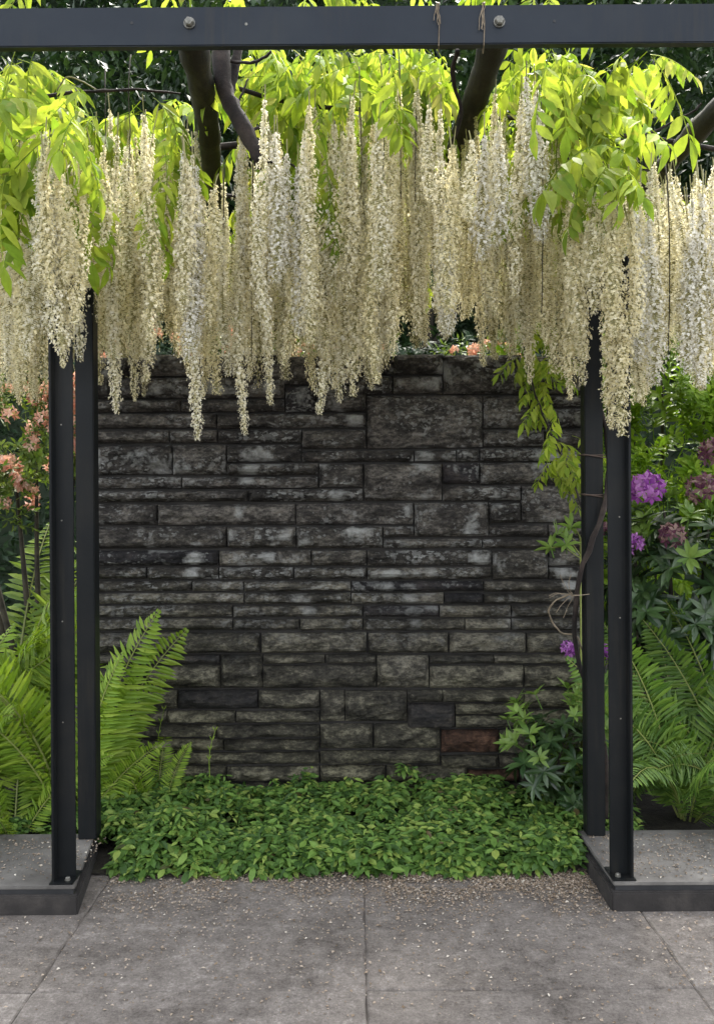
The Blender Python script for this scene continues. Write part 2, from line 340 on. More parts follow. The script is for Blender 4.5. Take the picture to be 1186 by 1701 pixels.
# ------------------------------------------------------------------ stone wall
WY = 4.75
wall = tag(empty('stone_wall', (0, WY, 0)), 'dark weathered wall of rough split stones with white lichen behind the pergola', 'wall')
stones = []
def S(x0, x1, y0, y1, m='stone'): stones.append((x0, x1, y0, y1, m))
for a in [(146,187,592,661),(188,212,592,624),(213,315,587,624),(316,398,589,624),(399,480,588,637),(481,584,590,638),(585,653,589,621),(654,736,587,621),
  (188,330,626,661),(331,472,626,661),(146,299,663,684),(300,472,663,684),(526,608,640,684),
  (146,358,686,711),(360,608,686,711),(146,280,713,736),(282,360,713,736),(362,500,713,736),(502,608,713,745),
  (146,285,738,789),(287,375,738,789),(377,500,738,767),(502,687,747,767),(377,528,769,789),(530,603,769,810),
  (146,300,791,812),(302,528,791,812),(146,411,814,834),(413,603,812,833),
  (146,260,837,872),(262,490,837,872),(492,686,835,872),(146,375,874,911),(377,491,874,911),(493,635,874,911),(637,687,874,892),
  (585,651,623,654),(653,735,623,654),(737,866,588,654),(868,976,590,654),
  (610,801,656,744),(803,879,656,711),(881,976,656,675),(881,976,677,711),(803,904,713,742),(906,976,713,742),
  (689,758,747,767),(760,796,746,766),(798,905,744,766),(907,976,744,766),
  (605,734,769,832),(798,908,768,804),(910,976,768,804),(736,865,806,832),(867,976,806,869),
  (689,811,834,892),(813,865,834,869),(813,910,871,892),(912,976,871,892),(637,800,894,911),(802,976,894,911)]:
    S(*a)
S(474,524,640,684,'stone_dark'); S(736,796,768,804,'stone_dark')
def row(x0, x1, y0, y1, lo=90, hi=230):
    x = x0
    while x < x1-8:
        nx_ = x+rnd.uniform(lo, hi)
        if x1-nx_ < 60: nx_ = x1
        S(x, nx_-2, y0, y1, 'stone' if rnd.random() > .07 else 'stone_dark'); x = nx_
for (a0,a1),(b0,b1) in [((914,940),(942,963)),((965,983),(985,1004)),((1006,1026),(1028,1048)),((1088,1104),(1106,1144))]:
    x = 146
    while x < 968:
        if rnd.random() < .28 and x < 860:
            e = x+rnd.uniform(70,120); S(x, e-2, a0, b1); x = e
        e = min(976, x+rnd.uniform(170,300))
        if 976-e < 70: e = 976
        row(x, e, a0, a1); row(x, e, b0, b1); x = e
for x0, x1 in [(146,300),(302,432),(434,610),(612,745),(747,874),(876,976)]: S(x0, x1-1, 1051, 1086)
for y0, y1 in [(1147,1179),(1182,1203),(1205,1227),(1229,1249),(1251,1272),(1274,1300)]: row(146, 532, y0, y1, 110, 260)
for a in [(532,572,1147,1200),(573,676,1147,1200),(677,735,1147,1168),(736,870,1147,1168),(757,870,1170,1188),(757,870,1190,1211),(871,976,1147,1178),(871,976,1180,1211),
  (532,619,1203,1245),(621,731,1203,1245),(830,900,1213,1252),(901,976,1213,1252),(532,731,1248,1271),(733,828,1255,1278),(830,976,1255,1278),(532,640,1273,1300),(642,776,1273,1300),(864,976,1280,1300)]: S(*a)
S(677,755,1170,1211,'stone_dark'); S(733,828,1213,1252,'stone_red'); S(778,862,1280,1300,'stone_red')
row(146, 976, 1302, 1344)
for si, (x0, x1, y0, y1, m) in enumerate(stones):
    A, B = at(x0, y1, WY), at(x1, y0, WY)
    ax, bx = A.x, B.x; az, bz = (at((x0+x1)/2, y1, WY).z, at((x0+x1)/2, y0, WY).z)
    W_, H_ = bx-ax, bz-az
    nx, nz = max(5, int(W_/.020)), max(4, int(H_/.014))
    off = rnd.uniform(-.010, .014); sd = rnd.uniform(0, 100); amp = rnd.uniform(.7, 1.3)
    bulge = rnd.uniform(.25, .7)
    bb = MB(); gap = rnd.uniform(.0025,.005); gx_ = rnd.uniform(.0005,.0025)
    for j in range(nz+1):
        for i in range(nx+1):
            u, v = i/nx, j/nz
            X = ax+gx_+(W_-2*gx_)*u; Z = az+gap+(H_-2*gap)*v
            P = Vector((X*9, sd, Z*15))
            h = noise.fractal(P, .8, 2.1, 5)*.020*amp
            ridge = (.5-abs(noise.noise(Vector((X*7, sd+9, Z*18)))))*.020
            ed = min(u*W_, (1-u)*W_, v*H_*1.4, (1-v)*H_*1.4)
            k = min(1, ed/.018); k = k*k*(3-2*k)
            vp = .48+.34*noise.noise(Vector((X*5, sd*3, 0)))+.12*noise.noise(Vector((X*15, sd*3, 4)))
            vp = min(.85, max(.18, vp))
            prof_ = (v/vp if v < vp else (1-v)/(1-vp))**.8          # broken ridge: upper slope faces the sky, lower slope overhangs
            d = off*k+k*(.004+h+ridge)+prof_*min(.034, H_*.36)*amp*min(1, ed/.012)-(1-k)*.006
            if j in (0, nz): d = -.012+.005*noise.noise(P*3)
            elif i in (0, nx): d = -.002+.006*noise.noise(P*2)
            jit = Vector((noise.noise(P*2+Vector((5,0,0))), 0, noise.noise(P*2+Vector((0,5,0)))))*.006*(1 if 0 < i < nx and 0 < j < nz else .5)
            bb.v.append((X+jit.x, -d, Z+jit.z))
    for j in range(nz):
        for i in range(nx):
            a = j*(nx+1)+i; bb.f.append((a, a+1, a+nx+2, a+nx+1))
    # sides running back into the mortar
    rim = [i for i in range(nx+1)]+[j*(nx+1)+nx for j in range(1, nz+1)]+[nz*(nx+1)+i for i in range(nx-1,-1,-1)]+[j*(nx+1) for j in range(nz-1,0,-1)]
    base = len(bb.v)
    for r_ in rim:
        p = bb.v[r_]; bb.v.append((p[0], .09, p[2]))
    n = len(rim)
    for q in range(n): bb.f.append((rim[q], base+q, base+(q+1)%n, rim[(q+1)%n]))
    bb.build('stone', M[m], wall, smooth=False)
b = MB(); a0, a1 = at(147, 1344, WY), at(975, 600, WY)
b.box((a0.x, .034, -.05), (a1.x, .42, at(560, 595, WY).z-.015))
b.build('mortar_core', M['mortar'], wall)

# ------------------------------------------------------------------ plinths
def plinth(x_in, x_out, label, sgn):
    p = tag(empty('stone_plinth', (x_in, 3.486, 0)), label, 'plinth', 'low plinths under the pergola posts')
    lo, hi = (min(0, x_out-x_in), max(0, x_out-x_in))
    def shear(m_):
        if sgn < 0: m_.v = [(x-.155*y, y, z) for x, y, z in m_.v]
        return m_
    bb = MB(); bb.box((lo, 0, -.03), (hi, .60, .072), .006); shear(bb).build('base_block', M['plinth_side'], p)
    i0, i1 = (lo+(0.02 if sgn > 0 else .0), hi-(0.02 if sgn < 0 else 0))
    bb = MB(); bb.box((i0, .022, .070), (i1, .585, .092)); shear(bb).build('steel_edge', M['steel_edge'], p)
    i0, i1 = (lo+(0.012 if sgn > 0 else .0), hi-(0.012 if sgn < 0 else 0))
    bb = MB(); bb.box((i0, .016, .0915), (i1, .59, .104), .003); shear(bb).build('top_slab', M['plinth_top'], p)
    return p
plinth(-1.088, -2.6, 'low dark stone plinth under the left pergola posts beside the ferns', -1)
plinth(.974, 2.6, 'low dark stone plinth under the right pergola posts scattered with petals', 1)

# ------------------------------------------------------------------ pergola
BY0, BY1 = 3.50, 3.54
zb, zt = at(593, 73, BY0).z, at(593, 8, BY0).z
zbolt = at(593, 37, BY0).z
perg = tag(empty('pergola', (0, BY0, 0)), 'dark grey steel pergola with bolted beam, paired posts and round wooden poles', 'pergola')
b = MB(); b.box((-3.2, 0, zb), (3.2, BY1-BY0, zt), .004)
beam = b.build('beam', M['paint'], perg)
def bolt_mesh(r, h):
    bb = MB()
    k = 12
    bb.tube([(0,.001,0),(0,-h*.3,0)], r*1.18, 14)
    rings = [(0,-h*.3),(1,-h*.3),(1,-h*.75),(.75,-h),(.3,-h*1.15)]
    bb.tube([(0,-h*.3,0),(0,-h*.8,0),(0,-h*1.05,0),(0,-h*1.15,0)], [r, r, r*.75, r*.2], 6)
    return bb.mesh('bolt', M['bolt'])
bm_ = bolt_mesh(.019, .022)
for px in (315, 829, 1343):
    p = at(px, 38 if px < 600 else 36, BY0); put('bolt', bm_, beam, (p.x, 0, p.z), (0, rnd.uniform(0,1), 0))
hm = MB(); hm.tube([(0,.001,0),(0,-.0015,0)], .006, 8); hmm = hm.mesh('screw', M['steel_edge'])
hl = hm.mesh('screw', M['bolt'])
for px, py, me in ((219,37,hmm),(409,39,hl),(921,34,hmm)):
    p = at(px, py, BY0); put('screw', me, beam, (p.x, 0, p.z))
def angle_post(x, y, sgn, base_z, top, front):
    """front: steel angle, flange towards the viewer on its outer side; back: box section"""
    bb = MB()
    if front:
        w2 = .0405
        bb.box((-w2, 0, 0), (w2, .008, top-base_z), .0015)
        xf = -w2 if sgn < 0 else w2-.010
        bb.box((xf, -.045, 0), (xf+.010, .0005, top-base_z), .002)
        
    else:
        w2 = .0405
        bb.box((-w2, -.03, 0), (w2, .05, top-base_z), .004)
    o = bb.build('post', M['paint_post'], perg); o.location = (x, y-BY0, base_z)
    if front:
        pb = MB(); pb.box((-.046, -.062, .0), (.046, .07, .007), .002); pb.build('base_plate', M['paint_post'], o)
        for bx in (.018*-sgn,):
            q = put('bolt', bolt_mesh(.010, .012), o, (bx, -.03, .007), (R(-90), 0, 0))
        for hz in (.62, 1.02, 1.42, 1.80):
            put('screw', hl, o, (.006*sgn, 0, hz), (0,0,0), .55)
    return o
lp, rp = at(107, 1462, 3.56), at(1032, 1452, 3.56)
lb, rb = at(148, 1392, 4.03), at(988, 1390, 4.03)
PT = at(593, 430, 3.575).z
angle_post(lp.x, 3.575, -1, .104, PT, True); angle_post(rp.x, 3.575, 1, .104, PT, True)
angle_post(lb.x, 4.03, -1, .104, PT, False); angle_post(rb.x, 4.03, 1, .104, PT, False)
for pa, pb_ in ((lp, lb), (rp, rb)):
    bb = MB(); bb.tube([(pa.x, 3.582-BY0, PT-.04), (pb_.x, 4.01-BY0, PT-.04)], .026, 4); bb.build('cross_arm', M['paint_post'], perg)
def pole(x0, x1, ye, r=.058):
    bb = MB(); pts, rad = [], []
    n = 26
    for i in range(n+1):
        t = i/n; y = BY1-BY0+.002+(ye-BY1)*t
        z = zbolt+.012*math.sin(t*5+x0*3)+.0*t
        pts.append((x0+(x1-x0)*t+.010*math.sin(t*7+x0), y, z))
        rr = r*(1-.10*t)*(1+.05*math.sin(i*2.1+x0*5))
        rad.append(rr*(1.10 if i % 5 == 2 else 1.0))
    bb.tube(pts, rad, 14)
    return bb.build('pole', M['pole'], perg, smooth=True)
X0 = at(315,37,BY0).x; X1 = at(829,37,BY0).x; X2 = at(1343,37,BY0).x
for x0, x1 in ((X0, -.86), (X1, .52), (X2, 1.70), (-1.86, -2.05)):
    pole(x0, x1, 5.75)

# ------------------------------------------------------------------ wisteria
vine = tag(empty('wisteria_vine', (rb.x+.08, 4.15, 0)), 'flowering wisteria with long cream white racemes and yellow green leaves over the pergola', 'vine')
VO = vine.location.copy()
def vput(name, me, loc, rot=None, scale=None): return put(name, me, vine, Vector(loc)-VO, rot, scale)
def vtube(name, pts, rad, mat_, n=7, wob=.0):
    bb = MB(); P = []
    pts = [Vector(p) for p in pts]
    K = len(pts)
    for i in range(K-1):
        p0, p1, p2, p3 = pts[max(i-1,0)], pts[i], pts[i+1], pts[min(i+2,K-1)]
        for s_ in range(5):
            t = s_/5
            P.append(.5*((2*p1)+(p2-p0)*t+(2*p0-5*p1+4*p2-p3)*t*t+(3*p1-p0-3*p2+p3)*t**3)+rv(wob))
    P.append(pts[-1])
    if hasattr(rad, '__len__'):
        rr = [rad[0]+(rad[1]-rad[0])*i/(len(P)-1) for i in range(len(P))]
    else: rr = [rad]*len(P)
    rr = [r*rnd.uniform(.84, 1.16) for r in rr]
    bb.tube([p-VO for p in P], rr, n)
    return bb.build(name, mat_, vine, smooth=True)
# main stem climbing behind the right back post, and old limbs among the poles
sx, sy = rb.x, 4.03
vtube('stem', [(sx+.08,4.15,0),(sx+.07,4.13,.5),(sx-.05,4.14,.9),(sx-.07,4.0,1.25),(sx+.03,3.965,1.55),(sx+.075,4.05,1.85),(sx+.02,4.13,2.2),(sx-.06,4.1,2.7),(sx-.1,4.2,3.3),(.6,4.5,3.52),(-.2,4.4,3.53),(-.6,4.1,3.5)], (.013,.010), M['limb'], 7, .004)
vtube('limb', [at(366,60,4.0), at(372,140,3.95), at(395,195,3.9), at(428,255,3.86), at(436,272,3.85)], (.040,.030), M['limb'], 9, .003)
vtube('limb', [at(400,60,4.1), at(390,110,4.05), at(384,150,4.0), at(376,160,3.97)], (.022,.018), M['limb'], 7, .003)
vtube('twig', [at(430,258,3.86), at(452,268,3.9), at(470,262,3.95), at(492,280,4.0)], (.012,.004), M['limb'], 6, .003)
vtube('twig', [at(410,225,3.88), at(424,214,3.92), at(446,208,3.96)], (.010,.004), M['limb'], 6, .003)
vtube('twig', [at(372,98,4.0), at(410,104,4.0), at(436,96,3.95), at(450,84,3.9)], (.008,.006), M['limb'], 5, .002)
vtube('twig', [at(60,166,3.8), at(100,155,3.8), at(170,150,3.85), at(230,148,3.9), at(300,155,4.0)], (.009,.005), M['limb'], 6, .002)
vtube('twig', [at(95,150,3.8), at(110,128,3.8), at(135,134,3.82), at(160,148,3.85)], .0035, M['rachis'], 4, .001)
vtube('twig', [at(382,190,3.9), at(400,160,3.95), at(412,130,4.0)], (.007,.004), M['limb'], 5, .002)
vtube('twig', [at(1030,232,4.0), at(1070,225,4.05), at(1110,205,4.1), at(1150,185,4.1), at(1165,170,4.1)], (.006,.005), M['limb'], 5, .003)
vtube('twig', [at(760,80,3.7), at(752,130,3.8), at(766,190,3.9), at(748,240,4.0)], (.010,.007), M['limb'], 6, .004)
for (x0, y0, x1, y1, Y) in ((-80,3.75,1.9,4.3,3.6),):
    vtube('limb', [(-2.0,3.7,3.50),(-1.2,3.8,3.53),(-.4,3.75,3.52),(.5,3.85,3.54),(1.3,3.75,3.52),(2.1,3.9,3.5)], (.018,.014), M['limb'], 7, .01)
    vtube('limb', [(-2.1,4.7,3.46),(-1.3,4.9,3.50),(-.4,4.8,3.52),(.5,4.9,3.52),(1.3,4.7,3.50),(2.2,4.9,3.48)], (.018,.014), M['limb'], 7, .01)
    vtube('limb', [(-2.4,5.5,3.42),(-1.3,5.4,3.48),(-.4,5.6,3.50),(.5,5.4,3.50),(1.3,5.6,3.48),(2.4,5.5,3.46)], (.018,.014), M['limb'], 7, .01)

def raceme_mesh(L, seed, dens=1.0, rad=.036):
    r = random.Random(seed); fb = MB(); sb = MB()
    bend = [(r.uniform(-.035,.035), r.uniform(-.035,.035)) for _ in range(2)]
    def axis(t): return Vector((bend[0][0]*math.sin(t*3)+bend[1][0]*math.sin(t*7)*.4, bend[0][1]*math.sin(t*3)+bend[1][1]*math.sin(t*6)*.4, -L*t))
    bare = r.uniform(.05, .10)/L
    n = int((L-bare*L)*900*dens); ga = 2.39996
    for i in range(n):
        t = bare+(1-bare)*(i+r.uniform(-.4,.4))/n
        t = min(1, max(0, t))
        if r.random() > .45+(t-bare)*3.2 or noise.noise(Vector((t*L*22, seed*.9, math.sin(i*ga)*1.5))) < -.34: continue
        a = i*ga+r.uniform(-.5,.5)
        fade = 1.0 if t < .86 else max(.30, 1-(t-.86)/.14*.7)
        rr = rad*r.uniform(.25, 1.25)*(.22+.78*min(1, (t-bare)*2.6))*(.72+.5*abs(noise.noise(Vector((t*L*16, seed*1.7, 0)))+.35))*(fade**.6)
        out = Vector((math.cos(a), math.sin(a), 0))
        base = axis(t); p = base+out*rr-Vector((0,0,rr*.35))
        sz = .0070*r.uniform(.65, 1.35)*(fade**.5)
        d = (out+Vector((r.uniform(-.7,.7), r.uniform(-.7,.7), r.uniform(-1.2,.3)))).normalized()
        s_ = d.cross(Vector((0,0,1))); s_ = s_.normalized() if s_.length > .01 else Vector((1,0,0))
        u = s_.cross(d)
        # upright banner petal, broad and notched
        fb.add([p-u*sz*.2, p+s_*sz*.95+u*sz*.35+d*sz*.15, p+s_*sz*.6+u*sz*1.15-d*sz*.25, p+u*sz*.95-d*sz*.05, p-s_*sz*.6+u*sz*1.15-d*sz*.25, p-s_*sz*.95+u*sz*.35+d*sz*.15],
               [(0,1,2,3),(0,3,4,5)])
        # wings and keel pointing outwards
        k0 = p-u*sz*.15; k1 = p+d*sz*1.25-u*sz*.55
        fb.add([k0, k0.lerp(k1,.55)+s_*sz*.42+u*sz*.25, k1, k0.lerp(k1,.5)-u*sz*.35, k0.lerp(k1,.55)-s_*sz*.42+u*sz*.25],
               [(0,1,2),(0,2,4),(0,3,2,1),(0,4,2,3)] if False else [(0,1,2,3),(0,3,2,4)])
        if i % 2 == 0:
            q = base+Vector((0,0,.004)); sb.add([q, p, base-Vector((0,0,.002))], [(0,1,2)])
    sb.tube([axis(i/10) for i in range(11)], [.0028*(1-.6*i/10) for i in range(11)], 4)
    # stalk faces get the second material
    nf = len(fb.f); fb.add(sb.v, sb.f)
    me = fb.mesh('raceme', M['flower']); me.materials.append(M['rachis'])
    for i in range(nf, len(me.polygons)): me.polygons[i].material_index = 1
    return me
RL = [.45, .58, .72, .88, 1.05, 1.22]
RM = {}
for i, L in enumerate(RL):
    RM[L] = [raceme_mesh(L, 100+i*10+k, dens=(1.0, .9, 1.15, .95)[k], rad=(.034, .025, .041, .029)[k]) for k in range(4)]
def raceme(px, tip, Y, top_z=None, s=1.0):
    tp = at(px, tip, Y)
    tz = min(3.47, at(px, lerp_list(ptop, px)+rnd.uniform(-60, 60), Y).z)
    L = max(.36, min(1.30, (tz-tp.z)))
    Lk = min(RL, key=lambda q: abs(q-L))
    me = rnd.choice(RM[Lk])
    vput('raceme', me, (tp.x, Y, tp.z+L), (rnd.uniform(-.035,.035), rnd.uniform(-.035,.035), rnd.uniform(0,6.28)), (s, s, L/Lk))
ptop = [(-60,300),(0,290),(60,225),(120,225),(200,195),(300,205),(330,195),(344,335),(390,335),(404,230),(450,190),(490,255),(540,150),(600,150),(650,120),(700,150),(735,160),(750,255),(785,235),(800,180),(850,100),(900,110),(935,270),(1000,330),(1060,280),(1110,320),(1150,285),(1186,260),(1260,260)]
def lerp_list(lst, x):
    for (a, ya), (c, yc) in zip(lst, lst[1:]):
        if a <= x <= c: return ya+(yc-ya)*(x-a)/(c-a)
    return lst[-1][1]
prof = [(-60,640),(0,640),(60,650),(110,600),(150,590),(200,660),(240,625),(268,500),(285,560),(322,640),(360,640),(400,640),(450,650),(500,610),(545,650),(575,640),(620,630),(655,605),(690,575),(710,535),(735,556),(768,540),(790,596),(830,560),(870,600),(900,600),(950,650),(985,560),(1005,540),(1030,640),(1060,650),(1100,575),(1125,570),(1160,635),(1260,620)]
def pf(x):
    for (a, ya), (c, yc) in zip(prof, prof[1:]):
        if a <= x <= c: return ya+(yc-ya)*(x-a)/(c-a)
    return 620
POLES = [((330,85),(372,325),30),((812,85),(748,285),27),((1210,170),(1090,300),26)]
def near_pole(px, py, extra, below=0):
    for (ax, ay), (bx, by), hw in POLES:
        for dy in (0, below*.25, below*.5, below*.75, below):
            t = (py+dy-ay)/(by-ay)
            if -.1 < t < 1.02 and abs(px-(ax+(bx-ax)*t)) < hw+extra: return True
    return False
# the tips that stand out alone
for px, tip, Y in [(200,686,3.9),(240,634,4.0),(322,731,3.8),(362,655,4.2),(398,722,3.85),(448,672,4.0),(541,688,4.0),(572,668,4.1),(612,648,4.2),(648,618,4.0),(620,640,3.9),
                   (735,556,3.8),(790,606,4.2),(868,640,4.1),(950,664,3.7),(968,640,3.75),(1014,724,3.46),(1026,712,3.47),(1060,668,3.7),(1068,655,3.75),(1160,640,3.6),(1175,625,3.65),
                   (100,610,3.47),(112,590,3.48),(80,560,3.45),(92,500,3.4),(125,540,3.42),(70,470,3.42),(110,470,3.36),(1000,600,3.44),(1038,640,3.42),(1046,560,3.4),(990,520,3.4),(1020,560,3.36),(978,600,3.5),(960,560,3.45),(1092,560,3.8),(1104,590,4.0),(1118,545,3.9),(1128,600,4.2),(1138,570,3.7),(1090,610,4.4),(1112,520,3.66),(1186,610,3.9),(640,600,4.1),(668,590,3.9),(700,560,4.1),(760,560,4.2),(40,650,4.3),(20,640,4.5),(60,660,4.6),(690,575,4.3),(920,620,4.0),(128,600,3.9)]:
    raceme(px, tip, Y)
RW = [[raceme_mesh(L, 700+i*10+k, dens=1.1, rad=(.044,.038)[k]) for k in range(2)] for i, L in enumerate((.5, .75, 1.0))]
for row_ in RW:
    for me in row_: me.materials[0] = M['flower_lit']  # front racemes get the whiter petals that stand in for sky light
for px, top, tip, Y in [(306,215,600,3.66),(326,240,560,3.70),(458,190,470,3.68),(478,230,440,3.72),(498,240,560,3.75),(806,185,430,3.66),(826,180,405,3.64),(876,100,320,3.7),(893,120,400,3.72),(1052,290,600,3.55),(1078,330,640,3.6),(1148,290,620,3.55),(1170,280,640,3.58),(1190,300,600,3.6),(84,215,440,3.5),(62,230,430,3.55),(740,300,556,3.8)]:
    p, q = at(px, tip, Y), at(px, top, Y); L = q.z-p.z; k = 0 if L < .62 else 1 if L < .87 else 2
    vput('raceme', rnd.choice(RW[k]), (p.x, Y, q.z), (rnd.uniform(-.03,.03), rnd.uniform(-.03,.03), rnd.uniform(0,6.28)), (1, 1, L/(.5,.75,1.0)[k]))
count = 30
cols = 60
for layer, (Y0, Y1, lift0, lift1, nn) in enumerate([(3.62,3.95,40,240,48),(3.95,4.35,10,190,64),(4.35,4.8,0,150,62),(4.8,5.3,0,130,42),(5.3,5.7,0,120,20)]):
    for i in range(nn):
        px = -40+1266*(i+rnd.uniform(0,1))/nn
        Y = rnd.uniform(Y0, Y1)
        lift = rnd.uniform(lift0, lift1)
        if 60 < px < 150 and layer < 2: lift += 60
        raceme(px, pf(px)-lift+(14 if layer == 0 else 34), Y, top_z=rnd.uniform(2.98, 3.32) if layer < 2 else rnd.uniform(3.05, 3.42)); count += 1
# the farther part of the curtain, too close-packed to pick apart
FV, FF, FM = [], [], []
FMESH = [raceme_mesh(L, 900+i, dens=.5, rad=.050) for i, L in enumerate((.5,.65,.8,.95))]
for _ in range(290):
    px = -40+1266*rnd.random(); Y = rnd.uniform(4.5, 5.9); me = rnd.choice(FMESH)
    if Y < 5.2 and near_pole(px, lerp_list(ptop, px)+30, 12, 0): continue
    tp = at(px, pf(px)+22-rnd.uniform(0, 170), Y); L = min(1.15, max(.4, min(3.45, at(px, lerp_list(ptop, px)+rnd.uniform(-20,90), Y).z)-tp.z))
    k = FMESH.index(me); mt = Matrix.Translation(Vector((tp.x, Y, tp.z+L))-VO) @ Matrix.Rotation(rnd.uniform(0,6.28), 4, 'Z') @ Matrix.Diagonal((1,1,L/(.5,.65,.8,.95)[k],1))
    b0 = len(FV); FV.extend([tuple(mt @ v.co) for v in me.vertices])
    for q in me.polygons: FF.append(tuple(i+b0 for i in q.vertices)); FM.append(q.material_index)
fm = bpy.data.meshes.new('far_racemes'); fm.from_pydata(FV, [], FF); fm.materials.append(M['flower']); fm.materials.append(M['rachis'])
fm.polygons.foreach_set('material_index', FM); fm.update()
tag(put('far_racemes', fm, vine), kind='stuff')
# young compound leaves
def wleaf_mesh(seed, n=6, L=.30, ll=.115):
    r = random.Random(seed); bb = MB()
    def ax(t): return Vector((L*t, .02*math.sin(t*2+seed), -.35*L*t*t))
    for i in range(n):
        t = .25+.7*i/(n-1); p = ax(t)
        for s_ in (-1, 1):
            d = Vector((.45+r.uniform(-.15,.15), s_*.8, -.75+r.uniform(-.35,.25)))
            l = ll*(1-.25*abs(t-.55))*r.uniform(.7,1.15)
            bb.leaf(p, d, Vector((r.uniform(-.5,.5), r.uniform(-.3,.3), 1)), l, l*r.uniform(.30,.42), r.uniform(-.1,.6), r.uniform(-.05,.6), 4)
    bb.leaf(ax(1), Vector((1,0,-.6)), Vector((0,0,1)), ll, ll*.36, .3, .3, 4)
    bb.tube([ax(i/6) for i in range(7)], [.0022]*7, 3)
    return bb.mesh('leaf', M['wleaf'])
WL = [wleaf_mesh(i, 5+i % 3, .24+.03*(i % 4), (.105,.12,.13,.11)[i % 4]) for i in range(8)]
nleaf = 0
def wleaf(p, s=1.0, rot=None):
    global nleaf
    nleaf += 1
    vput('leaf', rnd.choice(WL), p, rot or (rnd.uniform(-.5,.5), rnd.uniform(.0,.9), rnd.uniform(0,6.28)), s*rnd.uniform(.8,1.15))
for (x0,x1,y0,y1,Y0,Y1,n) in [(-20,110,75,300,3.6,4.3,26),(-10,60,200,330,3.5,3.8,6),(110,310,150,260,4.2,5.2,22),(400,560,80,270,4.0,5.0,26),(590,720,80,170,3.75,4.5,12),
                              (570,630,180,300,4.2,4.8,6),(840,960,75,300,4.0,4.8,18),(930,1200,105,310,3.75,4.7,46),(1040,1200,70,180,3.62,3.9,12),
                              (700,830,80,150,4.2,4.8,8),(55,140,120,250,3.4,3.5,8),(975,1070,140,300,3.4,3.5,9),(130,300,140,220,3.8,4.3,8)]:
    for _ in range(n):
        px, py = rnd.uniform(x0,x1), rnd.uniform(y0,y1)
        ex = 62 if x1 > 1000 else 34
        for _k in range(3):
            if Y0 < 5 and near_pole(px, py, ex, 115): px, py = rnd.uniform(x0,x1), rnd.uniform(y0,y1)
        if Y0 < 5 and near_pole(px, py, ex, 115): continue
        wleaf(at(px, py, rnd.uniform(Y0,Y1)))
for px, py, Y in [(265,240,3.8),(272,280,3.8),(260,310,3.85),(140,250,3.7),(155,290,3.7),(125,220,3.75),(185,330,3.9),(520,200,3.8),(545,240,3.8),(550,290,3.85),(535,170,3.9),(8,290,3.55),(645,95,3.62),(20,80,3.6),(55,85,3.62),(910,90,3.65),(940,95,3.7)]:
    wleaf(at(px, py, Y), 1.0, (rnd.uniform(-.3,.3), rnd.uniform(.9,1.3), rnd.uniform(-2.4,-.8)))
for _ in range(20): wleaf(at(rnd.uniform(-20,1010), rnd.uniform(-40,-8), 3.95+rnd.uniform(0,.3)), .9)
BF = MB()
def bleaf(p, sc_):
    me = rnd.choice(WL); mt = Matrix.Translation(p-VO) @ Euler((rnd.uniform(-.5,.5), rnd.uniform(.2,1.1), rnd.uniform(0,6.28))).to_matrix().to_4x4() @ Matrix.Scale(sc_, 4)
    BF.add([mt @ v.co for v in me.vertices], [tuple(q.vertices) for q in me.polygons])
for (x0,x1,y0,y1,Y0,Y1,n) in [(-40,90,110,420,4.6,6.0,60),(90,310,165,420,4.8,6.2,70),(390,560,95,420,4.9,6.2,80),(560,760,100,420,4.9,6.2,70),(820,960,90,400,4.9,6.2,60),(930,1230,150,420,4.7,6.2,110),(1060,1230,85,200,4.4,5.6,30),(300,900,330,430,5.6,6.4,60),(395,720,85,260,4.3,5.2,70),(-30,70,85,260,4.2,5.2,30),(830,960,85,260,4.3,5.2,36),(1040,1230,85,190,4.2,5.2,36),(395,760,62,120,4.0,4.7,55),(830,960,62,120,4.0,4.7,22)]:
    for _ in range(n):
        px, py = rnd.uniform(x0,x1), rnd.uniform(y0,y1)
        if near_pole(px, py, 55 if px > 1000 else 30, 100): continue
        bleaf(at(px, py, rnd.uniform(Y0,Y1)), rnd.uniform(.75,1.05))
tag(BF.build('back_foliage', M['wleaf'], vine), kind='stuff')
for px, y0, y1, Y in [(372,330,640,4.0),(420,300,600,4.05),(636,150,300,3.8),(664,130,330,3.85),(598,170,330,3.9),(690,240,420,3.9),(900,200,520,3.8),(1025,320,560,3.6),(175,170,330,3.85),(214,150,300,3.9),(556,260,470,3.9),(1110,330,600,3.8)]:
    vtube('stalk', [at(px+rnd.uniform(-6,6), y0-60, Y+.1), at(px, y0, Y), at(px+rnd.uniform(-3,3), (y0+y1)/2, Y), at(px+rnd.uniform(-3,3), y1, Y)], (.0035,.002), M['stem'], 4, .0015)
# shoot hanging by the right back post
for _ in range(46):
    t = rnd.random(); px = 876+62*t+rnd.uniform(-22,40)*(1-.3*t); py = 560+230*t+rnd.uniform(-30,30)
    wleaf(at(min(px,985), py, 4.3+rnd.uniform(-.15,.3)), .55, (rnd.uniform(-.6,.6), rnd.uniform(-.1,.9), rnd.uniform(0,6.28)))
vtube('twig', [at(868,570,4.3), at(885,640,4.3), at(915,720,4.3), at(948,790,4.28), at(968,850,4.1)], (.004,.006), M['limb'], 5, .004)
vtube('twig', [at(972,1110,4.2), at(960,1060,4.15), at(930,1050,4.15), at(912,1020,4.1), at(920,1000,4.05), at(950,985,4.0)], (.004,.004), M['raffia'], 5, .002)

